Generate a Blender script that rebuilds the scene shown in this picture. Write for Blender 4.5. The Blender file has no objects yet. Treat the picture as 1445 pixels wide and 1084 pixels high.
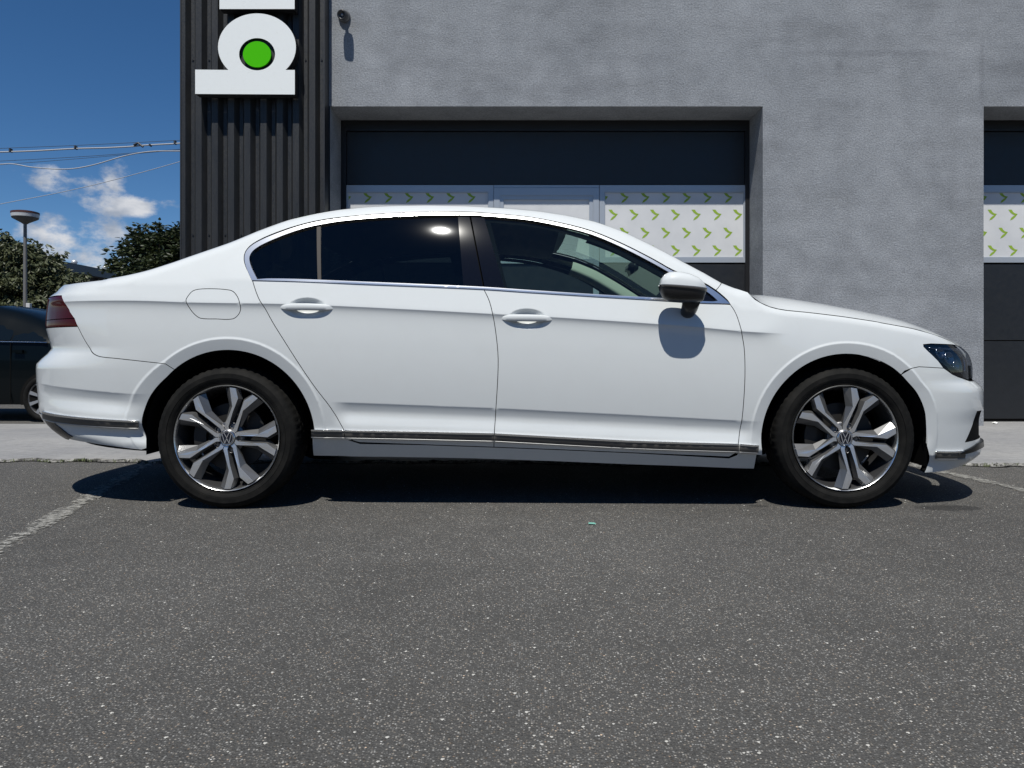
import bpy, bmesh, math, random
import numpy as np
from mathutils import Vector, Matrix
from mathutils.geometry import delaunay_2d_cdt

sc = bpy.context.scene
C = sc.collection
PI = math.pi
# ------------------------------------------------------------------ camera, sky, sun, exposure
FOC, PX0, PY0, HC = 1040.0, 740.0, 500.0, 0.70      # focal length in photo pixels, principal point, eye height
cam = bpy.data.cameras.new('camera'); camo = bpy.data.objects.new('camera', cam); C.objects.link(camo)
camo.location = (0, 0, HC); camo.rotation_euler = (PI/2, 0, 0)
cam.sensor_width = 36.0; cam.lens = FOC/1445*36
cam.shift_x = -(PX0-722.5)/1445; cam.shift_y = -(542-PY0)/1445
cam.clip_start = 0.05; cam.clip_end = 3000
sc.camera = camo

SUN = Vector((-0.17, -1.0, 1.94)).normalized()      # towards the sun
EL = math.asin(SUN.z); ROT = math.atan2(SUN.x, SUN.y)
sun = bpy.data.lights.new('sun', 'SUN'); sun.energy = 4.9; sun.angle = math.radians(0.5); sun.color = (1, .970, .895)
suno = bpy.data.objects.new('sun', sun); C.objects.link(suno)
suno.rotation_euler = SUN.to_track_quat('Z', 'Y').to_euler(); suno.location = (-3, -10, 20)

world = bpy.data.worlds.new('World'); sc.world = world; world.use_nodes = True
def build_world():
    nt = world.node_tree; N = nt.nodes; L = nt.links; N.clear()
    out = N.new('ShaderNodeOutputWorld'); bg = N.new('ShaderNodeBackground'); bg.inputs[1].default_value = .080
    sky = N.new('ShaderNodeTexSky'); sky.sky_type = 'NISHITA'; sky.sun_disc = False
    sky.sun_elevation = EL; sky.sun_rotation = ROT; sky.altitude = 1500; sky.air_density = .9; sky.dust_density = .0; sky.ozone_density = 4.5
    hs = N.new('ShaderNodeHueSaturation'); hs.inputs['Saturation'].default_value = 1.2
    L.new(sky.outputs[0], hs.inputs['Color']); L.new(hs.outputs[0], bg.inputs[0])
    def m(op, a, b=None, c=None):
        n = N.new('ShaderNodeMath'); n.operation = op
        for i, v in enumerate((a, b, c)):
            if v is None: continue
            if isinstance(v, (int, float)): n.inputs[i].default_value = v
            else: L.new(v, n.inputs[i])
        return n.outputs[0]
    tc = N.new('ShaderNodeTexCoord'); sp = N.new('ShaderNodeSeparateXYZ'); L.new(tc.outputs['Generated'], sp.inputs[0])
    A = m('ARCTAN2', sp.outputs[0], sp.outputs[1]); E = m('ARCSINE', sp.outputs[2])
    cb = N.new('ShaderNodeCombineXYZ'); L.new(A, cb.inputs[0]); L.new(m('MULTIPLY', E, 1.5), cb.inputs[1])
    nz = N.new('ShaderNodeTexNoise'); nz.inputs['Scale'].default_value = 17; nz.inputs['Detail'].default_value = 9; nz.inputs['Roughness'].default_value = .62
    L.new(cb.outputs[0], nz.inputs['Vector'])
    n2 = N.new('ShaderNodeTexNoise'); n2.inputs['Scale'].default_value = 3.2; n2.inputs['Detail'].default_value = 3; L.new(cb.outputs[0], n2.inputs['Vector'])
    # cumulus low over the horizon; a handful of larger ones, then loose ones all round
    blobs = [(76,253,40,17,1.25),(125,274,42,22,1.2),(180,292,44,14,1.0),(158,256,16,20,.8),(236,286,30,12,.7),(118,342,72,30,1.6),(80,306,30,14,.7),(180,372,70,24,1.2)]
    best = None
    for (px, py, sx, sy, w) in blobs:
        x = (px-PX0)/FOC; z = (PY0-py)/FOC; r = math.sqrt(1+x*x+z*z)
        a = math.atan2(x, 1); e = math.asin(z/r); k = 1/(1+x*x)
        sa, se = sx/FOC*k*1.1, sy/FOC*math.sqrt(k)*1.1
        dx = m('DIVIDE', m('SUBTRACT', A, a), sa); dz = m('DIVIDE', m('SUBTRACT', E, e), se)
        d = m('SQRT', m('ADD', m('MULTIPLY', dx, dx), m('MULTIPLY', dz, dz)))
        f = m('MULTIPLY', m('SUBTRACT', 1.3, d), w)
        best = f if best is None else m('MAXIMUM', best, f)
    band = m('MULTIPLY', m('SUBTRACT', 1.0, m('ABSOLUTE', m('DIVIDE', m('SUBTRACT', E, .22), .16))), 1.0)
    gen = m('ADD', m('MULTIPLY', m('SUBTRACT', n2.outputs[0], .60), 7), m('MULTIPLY', m('SUBTRACT', band, 1), 1.2))
    side = m('GREATER_THAN', m('ABSOLUTE', m('ADD', A, .45)), .34)      # loose ones everywhere but between the larger ones
    gen = m('SUBTRACT', m('MULTIPLY', m('ADD', gen, 2), side), 2)
    dens = m('ADD', m('MINIMUM', m('MAXIMUM', best, gen), .75), m('MULTIPLY', m('SUBTRACT', nz.outputs[0], .56), 4.2))
    cl = N.new('ShaderNodeMapRange'); cl.interpolation_type = 'SMOOTHSTEP'
    cl.inputs[1].default_value = .0; cl.inputs[2].default_value = 1.0; L.new(dens, cl.inputs[0])
    fac = m('MULTIPLY', cl.outputs[0], .93)
    # body of the cloud: sun-white tops, soft grey undersides
    nb = N.new('ShaderNodeTexNoise'); nb.inputs['Scale'].default_value = 26; nb.inputs['Detail'].default_value = 6
    sh = N.new('ShaderNodeVectorMath'); sh.operation = 'ADD'; sh.inputs[1].default_value = (0, .012, 0); L.new(cb.outputs[0], sh.inputs[0]); L.new(sh.outputs[0], nb.inputs['Vector'])
    cr = N.new('ShaderNodeValToRGB'); cr.color_ramp.elements[0].position = .38; cr.color_ramp.elements[0].color = (.82, .83, .86, 1)
    cr.color_ramp.elements[1].position = .62; cr.color_ramp.elements[1].color = (.42, .47, .56, 1); L.new(nb.outputs[0], cr.inputs[0])
    b2 = N.new('ShaderNodeBackground'); L.new(cr.outputs[0], b2.inputs[0]); b2.inputs[1].default_value = .82
    mx = N.new('ShaderNodeMixShader'); L.new(fac, mx.inputs[0]); L.new(bg.outputs[0], mx.inputs[1]); L.new(b2.outputs[0], mx.inputs[2])
    L.new(mx.outputs[0], out.inputs[0])
build_world()
sc.view_settings.view_transform = 'Standard'; sc.view_settings.look = 'None'
sc.view_settings.exposure = 0.07; sc.view_settings.gamma = 1.0; sc.view_settings.use_curve_mapping = False
sc.render.engine = 'CYCLES'
sc.cycles.use_denoising = True
sc.cycles.max_bounces = 10; sc.cycles.transparent_max_bounces = 16

# ------------------------------------------------------------------ helpers
def tag(o, label=None, cat=None, group=None, kind=None):
    if label: o['label'] = label
    if cat: o['category'] = cat
    if group: o['group'] = group
    if kind: o['kind'] = kind
    return o
def empty(name, loc=(0,0,0), rz=0, parent=None):
    o = bpy.data.objects.new(name, None); C.objects.link(o); o.location = loc; o.rotation_euler = (0,0,rz)
    o.empty_display_size = .1
    if parent: o.parent = parent
    return o
def link(name, me, mats, parent=None, smooth=False):
    if smooth: me.polygons.foreach_set('use_smooth', [True]*len(me.polygons))
    o = bpy.data.objects.new(name, me); C.objects.link(o)
    for mm in (mats if isinstance(mats, (list, tuple)) else [mats]): me.materials.append(mm)
    if parent: o.parent = parent
    return o
class MB:
    """collects quads / tris / boxes / tubes and links them as one mesh"""
    def __init__(s): s.v = []; s.f = []; s.m = []
    def add(s, vs, fs, mi=0):
        b = len(s.v); s.v += [tuple(p) for p in vs]; s.f += [tuple(b+i for i in f) for f in fs]; s.m += [mi]*len(fs); return s
    def box(s, x0, x1, y0, y1, z0, z1, mi=0):
        vs = [(x,y,z) for x in (x0,x1) for y in (y0,y1) for z in (z0,z1)]
        return s.add(vs, [(0,1,3,2),(4,6,7,5),(0,4,5,1),(2,3,7,6),(0,2,6,4),(1,5,7,3)], mi)
    def poly(s, pts, mi=0): return s.add(pts, [tuple(range(len(pts)))], mi)
    def prism(s, pts, d, mi=0, side=None):
        """flat polygon pts (3d) extruded along vector d"""
        n = len(pts); a = [Vector(p) for p in pts]; b = [p+Vector(d) for p in a]
        s.add(a+b, [tuple(range(n))[::-1], tuple(range(n, 2*n))], mi)
        return s.add(a+b, [(i,(i+1)%n,n+(i+1)%n,n+i) for i in range(n)], mi if side is None else side)
    def tube(s, pts, r, n=8, mi=0, caps=True):
        pts = [Vector(p) for p in pts]; rs = r if isinstance(r, (list, tuple)) else [r]*len(pts); vs = []
        for i, p in enumerate(pts):
            t = (pts[min(i+1, len(pts)-1)]-pts[max(i-1, 0)]).normalized()
            u = t.cross(Vector((0,0,1)) if abs(t.z) < .9 else Vector((1,0,0))).normalized(); w = t.cross(u)
            vs += [p+(u*math.cos(2*PI*k/n)+w*math.sin(2*PI*k/n))*rs[i] for k in range(n)]
        fs = [(i*n+k, i*n+(k+1)%n, (i+1)*n+(k+1)%n, (i+1)*n+k) for i in range(len(pts)-1) for k in range(n)]
        if caps: fs += [tuple(range(n))[::-1], tuple((len(pts)-1)*n+k for k in range(n))]
        return s.add(vs, fs, mi)
    def lathe(s, prof, axis='y', n=48, c=(0,0,0), mi=0, close=False):
        """prof: list of (radius, along)"""
        vs = []
        for (r, h) in prof:
            for k in range(n):
                a = 2*PI*k/n; p = (r*math.cos(a), r*math.sin(a))
                vs.append((c[0]+p[0], c[1]+h, c[2]+p[1]) if axis == 'y' else (c[0]+p[0], c[1]+p[1], c[2]+h) if axis == 'z' else (c[0]+h, c[1]+p[0], c[2]+p[1]))
        m_ = len(prof); rng = range(m_) if close else range(m_-1)
        return s.add(vs, [(i*n+k, i*n+(k+1)%n, ((i+1)%m_)*n+(k+1)%n, ((i+1)%m_)*n+k) for i in rng for k in range(n)], mi)
    def mesh(s, name):
        me = bpy.data.meshes.new(name); me.from_pydata(s.v, [], s.f); me.update()
        if any(s.m): me.polygons.foreach_set('material_index', s.m)
        return me
    def build(s, name, mats, parent=None, smooth=False, bevel=0, fix=True):
        me = s.mesh(name)
        if bevel or fix:
            bm = bmesh.new(); bm.from_mesh(me)
            if smooth or bevel: bmesh.ops.remove_doubles(bm, verts=bm.verts, dist=1e-5)
            if fix: bmesh.ops.recalc_face_normals(bm, faces=bm.faces)
            if bevel:
                es = [e for e in bm.edges if len(e.link_faces) == 2 and e.calc_face_angle() > .5]
                bmesh.ops.bevel(bm, geom=es, offset=bevel, segments=2, affect='EDGES', profile=.6)
            bm.to_mesh(me); bm.free()
        o = link(name, me, mats, parent, smooth)
        if smooth == 'auto':
            me.set_sharp_from_angle(angle=math.radians(38))
        return o

def mat(name, col=(.5,.5,.5), rough=.5, metal=0, **k):
    m = bpy.data.materials.new(name); m.use_nodes = True; b = m.node_tree.nodes['Principled BSDF']
    b.inputs['Base Color'].default_value = (*col, 1); b.inputs['Roughness'].default_value = rough; b.inputs['Metallic'].default_value = metal
    for a, v in k.items(): b.inputs[a.replace('_', ' ')].default_value = v
    return m
class NT:
    """small node-tree writer on a principled material"""
    def __init__(s, m): s.m = m; s.t = m.node_tree; s.N = s.t.nodes; s.L = s.t.links; s.b = s.N['Principled BSDF']; s.co = None
    def n(s, typ, **props):
        x = s.N.new('ShaderNode'+typ)
        for a, v in props.items(): setattr(x, a, v)
        return x
    def obj(s):
        if s.co is None: s.co = s.n('TexCoord').outputs['Object']
        return s.co
    def put(s, sock, v):
        if isinstance(v, bpy.types.NodeSocket): s.L.new(v, sock)
        elif isinstance(v, (tuple, list)) and len(v) == 3 and sock.type == 'RGBA': sock.default_value = (*v, 1)
        else: sock.default_value = v
    def scale(s, vec, k):
        x = s.n('VectorMath', operation='MULTIPLY'); s.put(x.inputs[0], vec); x.inputs[1].default_value = k; return x.outputs[0]
    def noise(s, scale, detail=4, rough=.55, vec=None, dist=0):
        x = s.n('TexNoise'); x.inputs['Scale'].default_value = scale; x.inputs['Detail'].default_value = detail; x.inputs['Roughness'].default_value = rough
        x.inputs['Distortion'].default_value = dist; s.L.new(vec or s.obj(), x.inputs['Vector']); return x.outputs['Fac']
    def voro(s, scale, feature='F1', vec=None, out='Distance'):
        x = s.n('TexVoronoi', feature=feature); x.inputs['Scale'].default_value = scale; s.L.new(vec or s.obj(), x.inputs['Vector']); return x.outputs[out]
    def ramp(s, fac, stops, interp='LINEAR'):
        x = s.n('ValToRGB'); s.L.new(fac, x.inputs[0]); cr = x.color_ramp; cr.interpolation = interp
        while len(cr.elements) < len(stops): cr.elements.new(.5)
        for e, (p, c) in zip(cr.elements, stops):
            e.position = p; e.color = (c, c, c, 1) if isinstance(c, (int, float)) else (*c, 1)
        return x.outputs[0]
    def mix(s, fac, a, b, mode='MIX'):
        x = s.n('Mix', data_type='RGBA', blend_type=mode); s.put(x.inputs[0], fac); s.put(x.inputs[6], a); s.put(x.inputs[7], b); return x.outputs[2]
    def math(s, op, a, b=0.):
        x = s.n('Math', operation=op); s.put(x.inputs[0], a); s.put(x.inputs[1], b); return x.outputs[0]
    def color(s, v): s.put(s.b.inputs['Base Color'], v)
    def rough(s, v): s.put(s.b.inputs['Roughness'], v)
    def bump(s, h, dist=.01, strength=1.0):
        x = s.n('Bump'); s.put(x.inputs['Height'], h); x.inputs['Distance'].default_value = dist; x.inputs['Strength'].default_value = strength
        s.L.new(x.outputs[0], s.b.inputs['Normal'])

M = {}
M['paint'] = mat('white_car_paint', (.60,.625,.632), .40, Coat_Weight=1., Coat_Roughness=.01, Coat_IOR=1.45, Specular_IOR_Level=.15)
t = NT(M['paint'])
dirt = t.noise(9, 6, .65); t.color(t.mix(t.ramp(dirt, [(.45, 0), (.8, .25)]), (.60,.625,.632), (.55,.565,.565)))
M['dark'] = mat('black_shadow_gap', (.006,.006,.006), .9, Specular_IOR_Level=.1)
M['liner'] = mat('wheel_arch_liner', (.007,.007,.007), .95, Specular_IOR_Level=.1)
M['silver'] = mat('satin_silver_line', (.42,.42,.42), .45, .6)
M['chrome'] = mat('chrome', (.86,.87,.88), .2, 1)
M['satin'] = mat('dark_trim', (.085,.080,.074), .42)
M['divider'] = mat('window_divider_black', (.045,.040,.037), .6, Specular_IOR_Level=.2)
M['gloss_black'] = mat('gloss_black_pillar', (.005,.005,.006), .16, Coat_Weight=.3, Specular_IOR_Level=.35)
t = NT(M['gloss_black']); sp = t.noise(160, 5, .75); t.rough(.045); t.color(t.mix(t.ramp(sp, [(.58, 0), (.78, .5)]), (.004,.004,.006), (.035,.035,.04)))
M['black'] = mat('black_plastic', (.012,.012,.013), .35)
M['seal'] = mat('rubber_seal', (.005,.005,.005), .8, Specular_IOR_Level=.05)
M['tyre'] = mat('tyre_rubber', (.01,.01,.01), .75, Specular_IOR_Level=.15)
t = NT(M['tyre']); d = t.noise(14, 5, .6); t.color(t.mix(t.ramp(d, [(.42, 0), (.7, 1)]), (.0055,.0055,.0054), (.013,.0125,.0115))); t.bump(t.noise(120, 3), .0006)
M['alloy'] = mat('machined_alloy', (.82,.83,.84), .33, .9)
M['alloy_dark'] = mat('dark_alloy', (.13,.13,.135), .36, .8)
M['alloy_lip'] = mat('rim_lip', (.7,.71,.72), .26, .95)
M['disc'] = mat('brake_disc', (.05,.048,.046), .55, .8)
M['bolt'] = mat('bolt_steel', (.25,.25,.25), .35, .9)
M['leather'] = mat('seat_fabric', (.03,.03,.031), .8)
M['trim_in'] = mat('pillar_trim_fabric', (.42,.42,.36), .85)
M['dash'] = mat('dashboard_plastic', (.05,.055,.05), .7)
M['red'] = mat('tail_light_red', (.048,.0004,.002), .03, Specular_IOR_Level=.12)
M['red_dark'] = mat('tail_light_smoked_red', (.05,.003,.006), .07, Coat_Weight=1)
def glass(name, tint, refl=.06, dusty=0.):
    m = bpy.data.materials.new(name); m.use_nodes = True; nt = m.node_tree; N = nt.nodes; N.clear(); L = nt.links
    o = N.new('ShaderNodeOutputMaterial'); tr = N.new('ShaderNodeBsdfTransparent'); tr.inputs[0].default_value = (*tint, 1)
    gl = N.new('ShaderNodeBsdfGlossy'); gl.inputs['Roughness'].default_value = refl; gl.inputs[0].default_value = (.95,.97,1,1)
    fr = N.new('ShaderNodeFresnel'); ge = N.new('ShaderNodeNewGeometry'); im = N.new('ShaderNodeMapRange'); im.inputs[3].default_value = 1.5; im.inputs[4].default_value = 1/1.5; L.new(ge.outputs['Backfacing'], im.inputs[0]); L.new(im.outputs[0], fr.inputs[0])
    mx = N.new('ShaderNodeMixShader'); L.new(fr.outputs[0], mx.inputs[0]); L.new(tr.outputs[0], mx.inputs[1]); L.new(gl.outputs[0], mx.inputs[2])
    last = mx
    if dusty:
        df = N.new('ShaderNodeBsdfDiffuse'); df.inputs[0].default_value = (.5,.5,.48,1)
        tc = N.new('ShaderNodeTexCoord'); nz = N.new('ShaderNodeTexNoise'); nz.inputs['Scale'].default_value = 30; nz.inputs['Detail'].default_value = 8; nz.inputs['Roughness'].default_value = .8
        L.new(tc.outputs['Object'], nz.inputs['Vector']); mr = N.new('ShaderNodeMapRange'); mr.inputs[1].default_value = .4; mr.inputs[2].default_value = .9; mr.inputs[3].default_value = dusty*.3; mr.inputs[4].default_value = dusty*2.2
        L.new(nz.outputs[0], mr.inputs[0]); m2 = N.new('ShaderNodeMixShader'); L.new(mr.outputs[0], m2.inputs[0]); L.new(mx.outputs[0], m2.inputs[1]); L.new(df.outputs[0], m2.inputs[2]); last = m2
    L.new(last.outputs[0], o.inputs[0]); return m
M['glass'] = glass('green_tinted_glass', (.66,.80,.75), .012, .004)
M['glass_rear'] = glass('privacy_glass', (.13,.16,.155), .02, .0012)
M['glass_clear'] = glass('lamp_lens', (.34,.36,.40), .01)

def WX(px, Y): return (px-PX0)*Y/FOC
def WZ(py, Y): return HC+(PY0-py)*Y/FOC
def smooth01(x): x = np.minimum(np.maximum(x, 0), 1); return x*x*(3-2*x)
# ------------------------------------------------------------------ ground
def gz(x, y):
    """the yard falls away gently beyond the left corner of the building"""
    return -.065*max(0., y-6.2)*min(1., max(0., (-3.2-x)/1.2)) if y < 8.6 else -.156*min(1., max(0., (-3.2-x)/1.2))

M['asphalt'] = mat('asphalt', (.05,.05,.05), .85)
def asphalt(t, k=1.95):
    big = t.noise(.55, 4, .5); mid = t.noise(6, 4, .6)
    cells = t.voro(205, out='Color'); cd = t.voro(205)
    sp = t.n('SeparateColor'); t.L.new(cells, sp.inputs[0])
    grey = t.ramp(sp.outputs[0], [(0, .014*k), (.40, .036*k), (.72, .075*k), (.92, .135*k), (.985, .19*k), (1, .30*k)])
    warm = t.ramp(sp.outputs[1], [(0, (1.0,1,.97)), (.6, (1.04,1,.93)), (.93, (1.14,1,.82)), (1, (1.4,1,.68))])
    col = t.mix(1., grey, warm, 'MULTIPLY')
    mortar = t.ramp(cd, [(.28, 0), (.55, 1)])
    col = t.mix(mortar, col, (.031*k,.030*k,.0285*k))
    fine = t.noise(420, 2, .6); col = t.mix(1., col, t.ramp(fine, [(.3, .7), (.7, 1.3)]), 'MULTIPLY')
    big2 = t.ramp(big, [(.3, .80), (.7, 1.16)]); col = t.mix(1., col, big2, 'MULTIPLY')
    col = t.mix(1., col, t.ramp(mid, [(.3, .9), (.7, 1.1)]), 'MULTIPLY')
    # sparse pale chips
    c2 = t.voro(125, out='Color'); s2 = t.n('SeparateColor'); t.L.new(c2, s2.inputs[0]); d2 = t.voro(125)
    chip = t.math('MULTIPLY', t.math('GREATER_THAN', s2.outputs[0], .945), t.math('LESS_THAN', d2, .17))
    col = t.mix(t.math('MULTIPLY', chip, .8), col, t.mix(s2.outputs[1], (.24,.22,.18), (.36,.35,.32)))
    h = t.math('ADD', t.math('MULTIPLY', t.math('SUBTRACT', .6, cd), 1.0), t.math('MULTIPLY', fine, .35))
    return col, h
t = NT(M['asphalt']); col, h = asphalt(t)
st = t.noise(9, 5, .65)
sx_ = t.n('SeparateXYZ'); t.L.new(t.obj(), sx_.inputs[0])
for (cx_, cy_, rx_, ry_, dk_) in ((1.93, 3.36, .16, .075, .62), (1.08, 3.40, .05, .03, .5), (-.4, 2.3, .28, .2, .12), (.9, 1.9, .2, .3, .10)):   # damp and oily spots
    ex_ = t.math('DIVIDE', t.math('SUBTRACT', sx_.outputs[0], cx_), rx_); ey_ = t.math('DIVIDE', t.math('SUBTRACT', sx_.outputs[1], cy_), ry_)
    q_ = t.math('ADD', t.math('MULTIPLY', ex_, ex_), t.math('MULTIPLY', ey_, ey_)); q_ = t.math('ADD', q_, t.math('MULTIPLY', t.math('SUBTRACT', st, .5), 1.6))
    col = t.mix(t.ramp(q_, [(.5, dk_), (1.0, 0)]), col, (.008,.008,.008))
t.color(col); t.bump(h, .0042, .85); t.rough(.82)

M['concrete'] = mat('concrete_apron', (.2,.2,.2), .9)
t = NT(M['concrete']); n1 = t.noise(1.1, 6, .6); n2 = t.noise(14, 6, .7); n3 = t.noise(90, 3, .6)
c = t.mix(t.ramp(n1, [(.35, 0), (.65, 1)]), (.215,.215,.220), (.275,.272,.268)); c = t.mix(1., c, t.ramp(n2, [(.3, .82), (.7, 1.12)]), 'MULTIPLY')
st = t.scale(t.obj(), (.25, 3, 1)); streak = t.noise(3, 5, .6, st); c = t.mix(t.ramp(streak, [(.58, 0), (.72, .45)]), c, (.33,.33,.325)); c = t.mix(1., c, t.ramp(n3, [(.3, .9), (.7, 1.08)]), 'MULTIPLY')
t.color(c); t.bump(t.math('ADD', n2, t.math('MULTIPLY', n3, .4)), .004)

def sheet(xs, ys, dz, edge=None):
    mb = MB(); vs = [(x, (edge(x) if edge and j == 0 else y), gz(x, y)+dz) for j, y in enumerate(ys) for x in xs]; n = len(xs)
    return mb.add(vs, [(j*n+i, j*n+i+1, (j+1)*n+i+1, (j+1)*n+i) for j in range(len(ys)-1) for i in range(n-1)])
def rng(a, b, n): return [a+(b-a)*i/n for i in range(n+1)]
xs = [-400,-120,-40,-20,-12,-8]+rng(-6, -3, 10)+[0,3,6,12,30,80,400]
o = sheet(xs, [-60,-10,0,2,4,6,6.2,7,8,8.6,9.6,12,20,40,100,600,1500], 0).build('asphalt_ground', M['asphalt'], fix=False); tag(o, kind='structure')
rnd = random.Random(4)
ex = rng(-14, 9, 420); jag = {}
def edge(x):
    if x not in jag:
        jag[x] = 4.80-.028*(x+2) + .03*math.sin(x*3.1)*math.sin(x*7.7+1)+.022*math.sin(x*19)+rnd.uniform(-.012, .012)
    return jag[x]
o = sheet(ex, [4.8,5.2,6.2,7,8,8.6,9.0], .006, edge).build('concrete_apron', M['concrete'], fix=False); tag(o, kind='structure')
# crumbled joint between asphalt and apron
M['crumb'] = mat('crumbled_joint', (.3,.29,.27), .95); t = NT(M['crumb']); a_ = t.noise(22, 5, .75); t.color(t.ramp(a_, [(.40, (.035,.034,.032)), (.52, (.17,.165,.155)), (.7, (.42,.41,.39))])); t.bump(a_, .02)
mb = MB(); ys_ = []
for i, x in enumerate(ex): ys_.append((edge(x)-.055-.02*math.sin(x*2.3)+rnd.uniform(-.012, .012), edge(x)+.012))
vs = []
for x, (a, b) in zip(ex, ys_): vs += [(x, a, .003), (x, (a+b)/2, .012+rnd.uniform(0, .008)), (x, b, .009)]
n = len(ex); mb.add(vs, [(3*i+j, 3*i+3+j, 3*i+4+j, 3*i+1+j) for i in range(n-1) for j in (0, 1)])
tag(mb.build('pavement_edge', M['crumb'], fix=False), kind='structure')
mb = MB(); vs = []
for x, (a, b) in zip(ex, ys_): vs += [(x, a-.018-.008*math.sin(x*11), .0022), (x, a+.004, .0026)]
mb.add(vs, [(2*i, 2*i+2, 2*i+3, 2*i+1) for i in range(n-1)])
tag(mb.build('pavement_joint', M['dark'], fix=False), kind='structure')
# weeds in the joint
M['weed'] = mat('weed_green', (.07,.09,.03), .7)
mb = MB()
for k in range(420):
    x = rnd.choice([rnd.gauss(-2.45, .10), rnd.gauss(-2.9, .05), rnd.gauss(-3.1, .2), rnd.gauss(2.9, .1), rnd.gauss(-4.1, .3)]); y = edge(min(ex, key=lambda e: abs(e-x)))-.05+rnd.uniform(-.02, .02)
    a = rnd.uniform(0, 2*PI); l = rnd.uniform(.008, .030); w = .0022; d = Vector((math.cos(a)*.6, math.sin(a)*.6, rnd.uniform(.3, 1))).normalized()*l; s_ = Vector((-math.sin(a), math.cos(a), 0))*w
    p = Vector((x, y, .003)); mb.add([p-s_, p+s_, p+d*.6+s_, p+d, p+d*.6-s_], [(0,1,2,3,4)])
tag(mb.build('weeds', M['weed'], fix=False), 'small green weeds growing in the joint between asphalt and concrete', 'weeds', kind='stuff')
# worn parking lines
M['line'] = mat('worn_white_paint', (.6,.6,.57), .8)
t = NT(M['line']); col, h = asphalt(t)
wear = t.noise(38, 6, .72); w2 = t.noise(3, 3, .6); uvx = t.n('UVMap').outputs[0]; su = t.n('SeparateXYZ'); t.L.new(uvx, su.inputs[0])
edge_f = t.math('MULTIPLY', t.math('ABSOLUTE', t.math('SUBTRACT', su.outputs[0], .5)), 1.0)
f = t.math('SUBTRACT', t.math('ADD', wear, t.math('MULTIPLY', t.math('SUBTRACT', w2, .5), .5)), t.math('MULTIPLY', edge_f, .42))
msk = t.ramp(f, [(.31, 0), (.45, .82)]); t.color(t.mix(t.ramp(wear, [(.42, 0), (.66, 1)]), (.12,.118,.11), (.42,.41,.38))); t.bump(h, .004, .8)
tr = t.n('BsdfTransparent'); mx = t.n('MixShader'); t.L.new(msk, mx.inputs[0]); t.L.new(tr.outputs[0], mx.inputs[1]); t.L.new(t.b.outputs[0], mx.inputs[2])
t.L.new(mx.outputs[0], t.N['Material Output'].inputs[0])
def line(p, q, w):
    p = Vector((*p, .0045)); q = Vector((*q, .0045)); n_ = (q-p).cross(Vector((0,0,1))).normalized()*w/2
    k = 20; mb = MB(); mb.add([p.lerp(q, i/k)+s*n_ for i in range(k+1) for s in (-1, 1)], [(2*i, 2*i+1, 2*i+3, 2*i+2) for i in range(k)])
    me = mb.mesh('parking_line'); uv = me.uv_layers.new(name='UVMap')
    for lp in me.loops: uv.data[lp.index].uv = (lp.vertex_index % 2, lp.vertex_index//2/k)
    o = link('parking_line', me, M['line']); tag(o, kind='structure')
line((-1.70, 1.9), (-2.45, 4.93), .105)
line((2.44, 4.66), (2.92, 1.2), .10)
# loose pebbles, a green glass splinter
M['pebble'] = mat('pebble_stone', (.42,.41,.38), .8)
def pebble(x, y, r, z0=0., m=None, mb=None):
    own = mb is None
    if own: mb = MB()
    vs = []; 
    for (a, b, c) in [(1,0,0),(-1,0,0),(0,1,0),(0,-1,0),(0,0,1),(0,0,-.3),(.7,.7,.5),(-.7,.6,.5),(.6,-.7,.5),(-.7,-.7,.4)]:
        k = rnd.uniform(.8, 1.1); vs.append(Vector((a*r*k*1.25, b*r*k, c*r*k*.7)))
    bm = bmesh.new(); [bm.verts.new(v) for v in vs]; bmesh.ops.convex_hull(bm, input=bm.verts); bm.verts.index_update()
    mb.add([v.co+Vector((x, y, z0+r*.15)) for v in bm.verts], [[v.index for v in f.verts] for f in bm.faces]); bm.free()
    if own: return mb.build('pebble', m or M['pebble'])
M['white_stone'] = mat('white_stone', (.75,.75,.72), .7)
o = pebble(WX(1404, 7.35), 7.35, .028, .006, M['white_stone']); tag(o, 'small white stone lying on the concrete in front of the right garage door', 'stone')
o = MB().prism([(.262, 3.02, .005), (.292, 3.014, .005), (.288, 3.03, .005), (.266, 3.034, .005)], (0, 0, .003)).build('glass_splinter', mat('green_glass', (.25,.6,.5), .1)); tag(o, 'tiny pale green splinter lying on the asphalt in front of the car', 'splinter')
mb = MB()
for k in range(900):
    y = 1.1+rnd.random()**1.6*4.2; x = rnd.uniform(-.75, .72)*y*1.05; pebble(x, y, rnd.uniform(.0016, .0036), mb=mb)
tag(mb.build('grit', M['pebble']), 'loose pale grit scattered over the asphalt', 'grit', kind='stuff')

# ------------------------------------------------------------------ building
M['plaster'] = mat('grey_plaster', (.2,.22,.25), .92)
t = NT(M['plaster']); n1 = t.noise(1.3, 6, .6, dist=.4); n2 = t.noise(5, 5, .6); n3 = t.noise(62, 5, .75); st = t.noise(1.1, 5, .6, t.scale(t.obj(), (.7, 1, 3.2)))
c = t.mix(t.ramp(n1, [(.3, 0), (.7, 1)]), (.215,.228,.248), (.285,.298,.320)); c = t.mix(1., c, t.ramp(n2, [(.3, .88), (.7, 1.10)]), 'MULTIPLY')
c = t.mix(1., c, t.ramp(st, [(.34, .86), (.5, 1), (.7, 1.04)]), 'MULTIPLY'); c = t.mix(1., c, t.ramp(n3, [(.34, .72), (.66, 1.25)]), 'MULTIPLY')
sx_ = t.n('SeparateXYZ'); t.L.new(t.obj(), sx_.inputs[0]); nn_ = t.noise(7, 5, .7)
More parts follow.
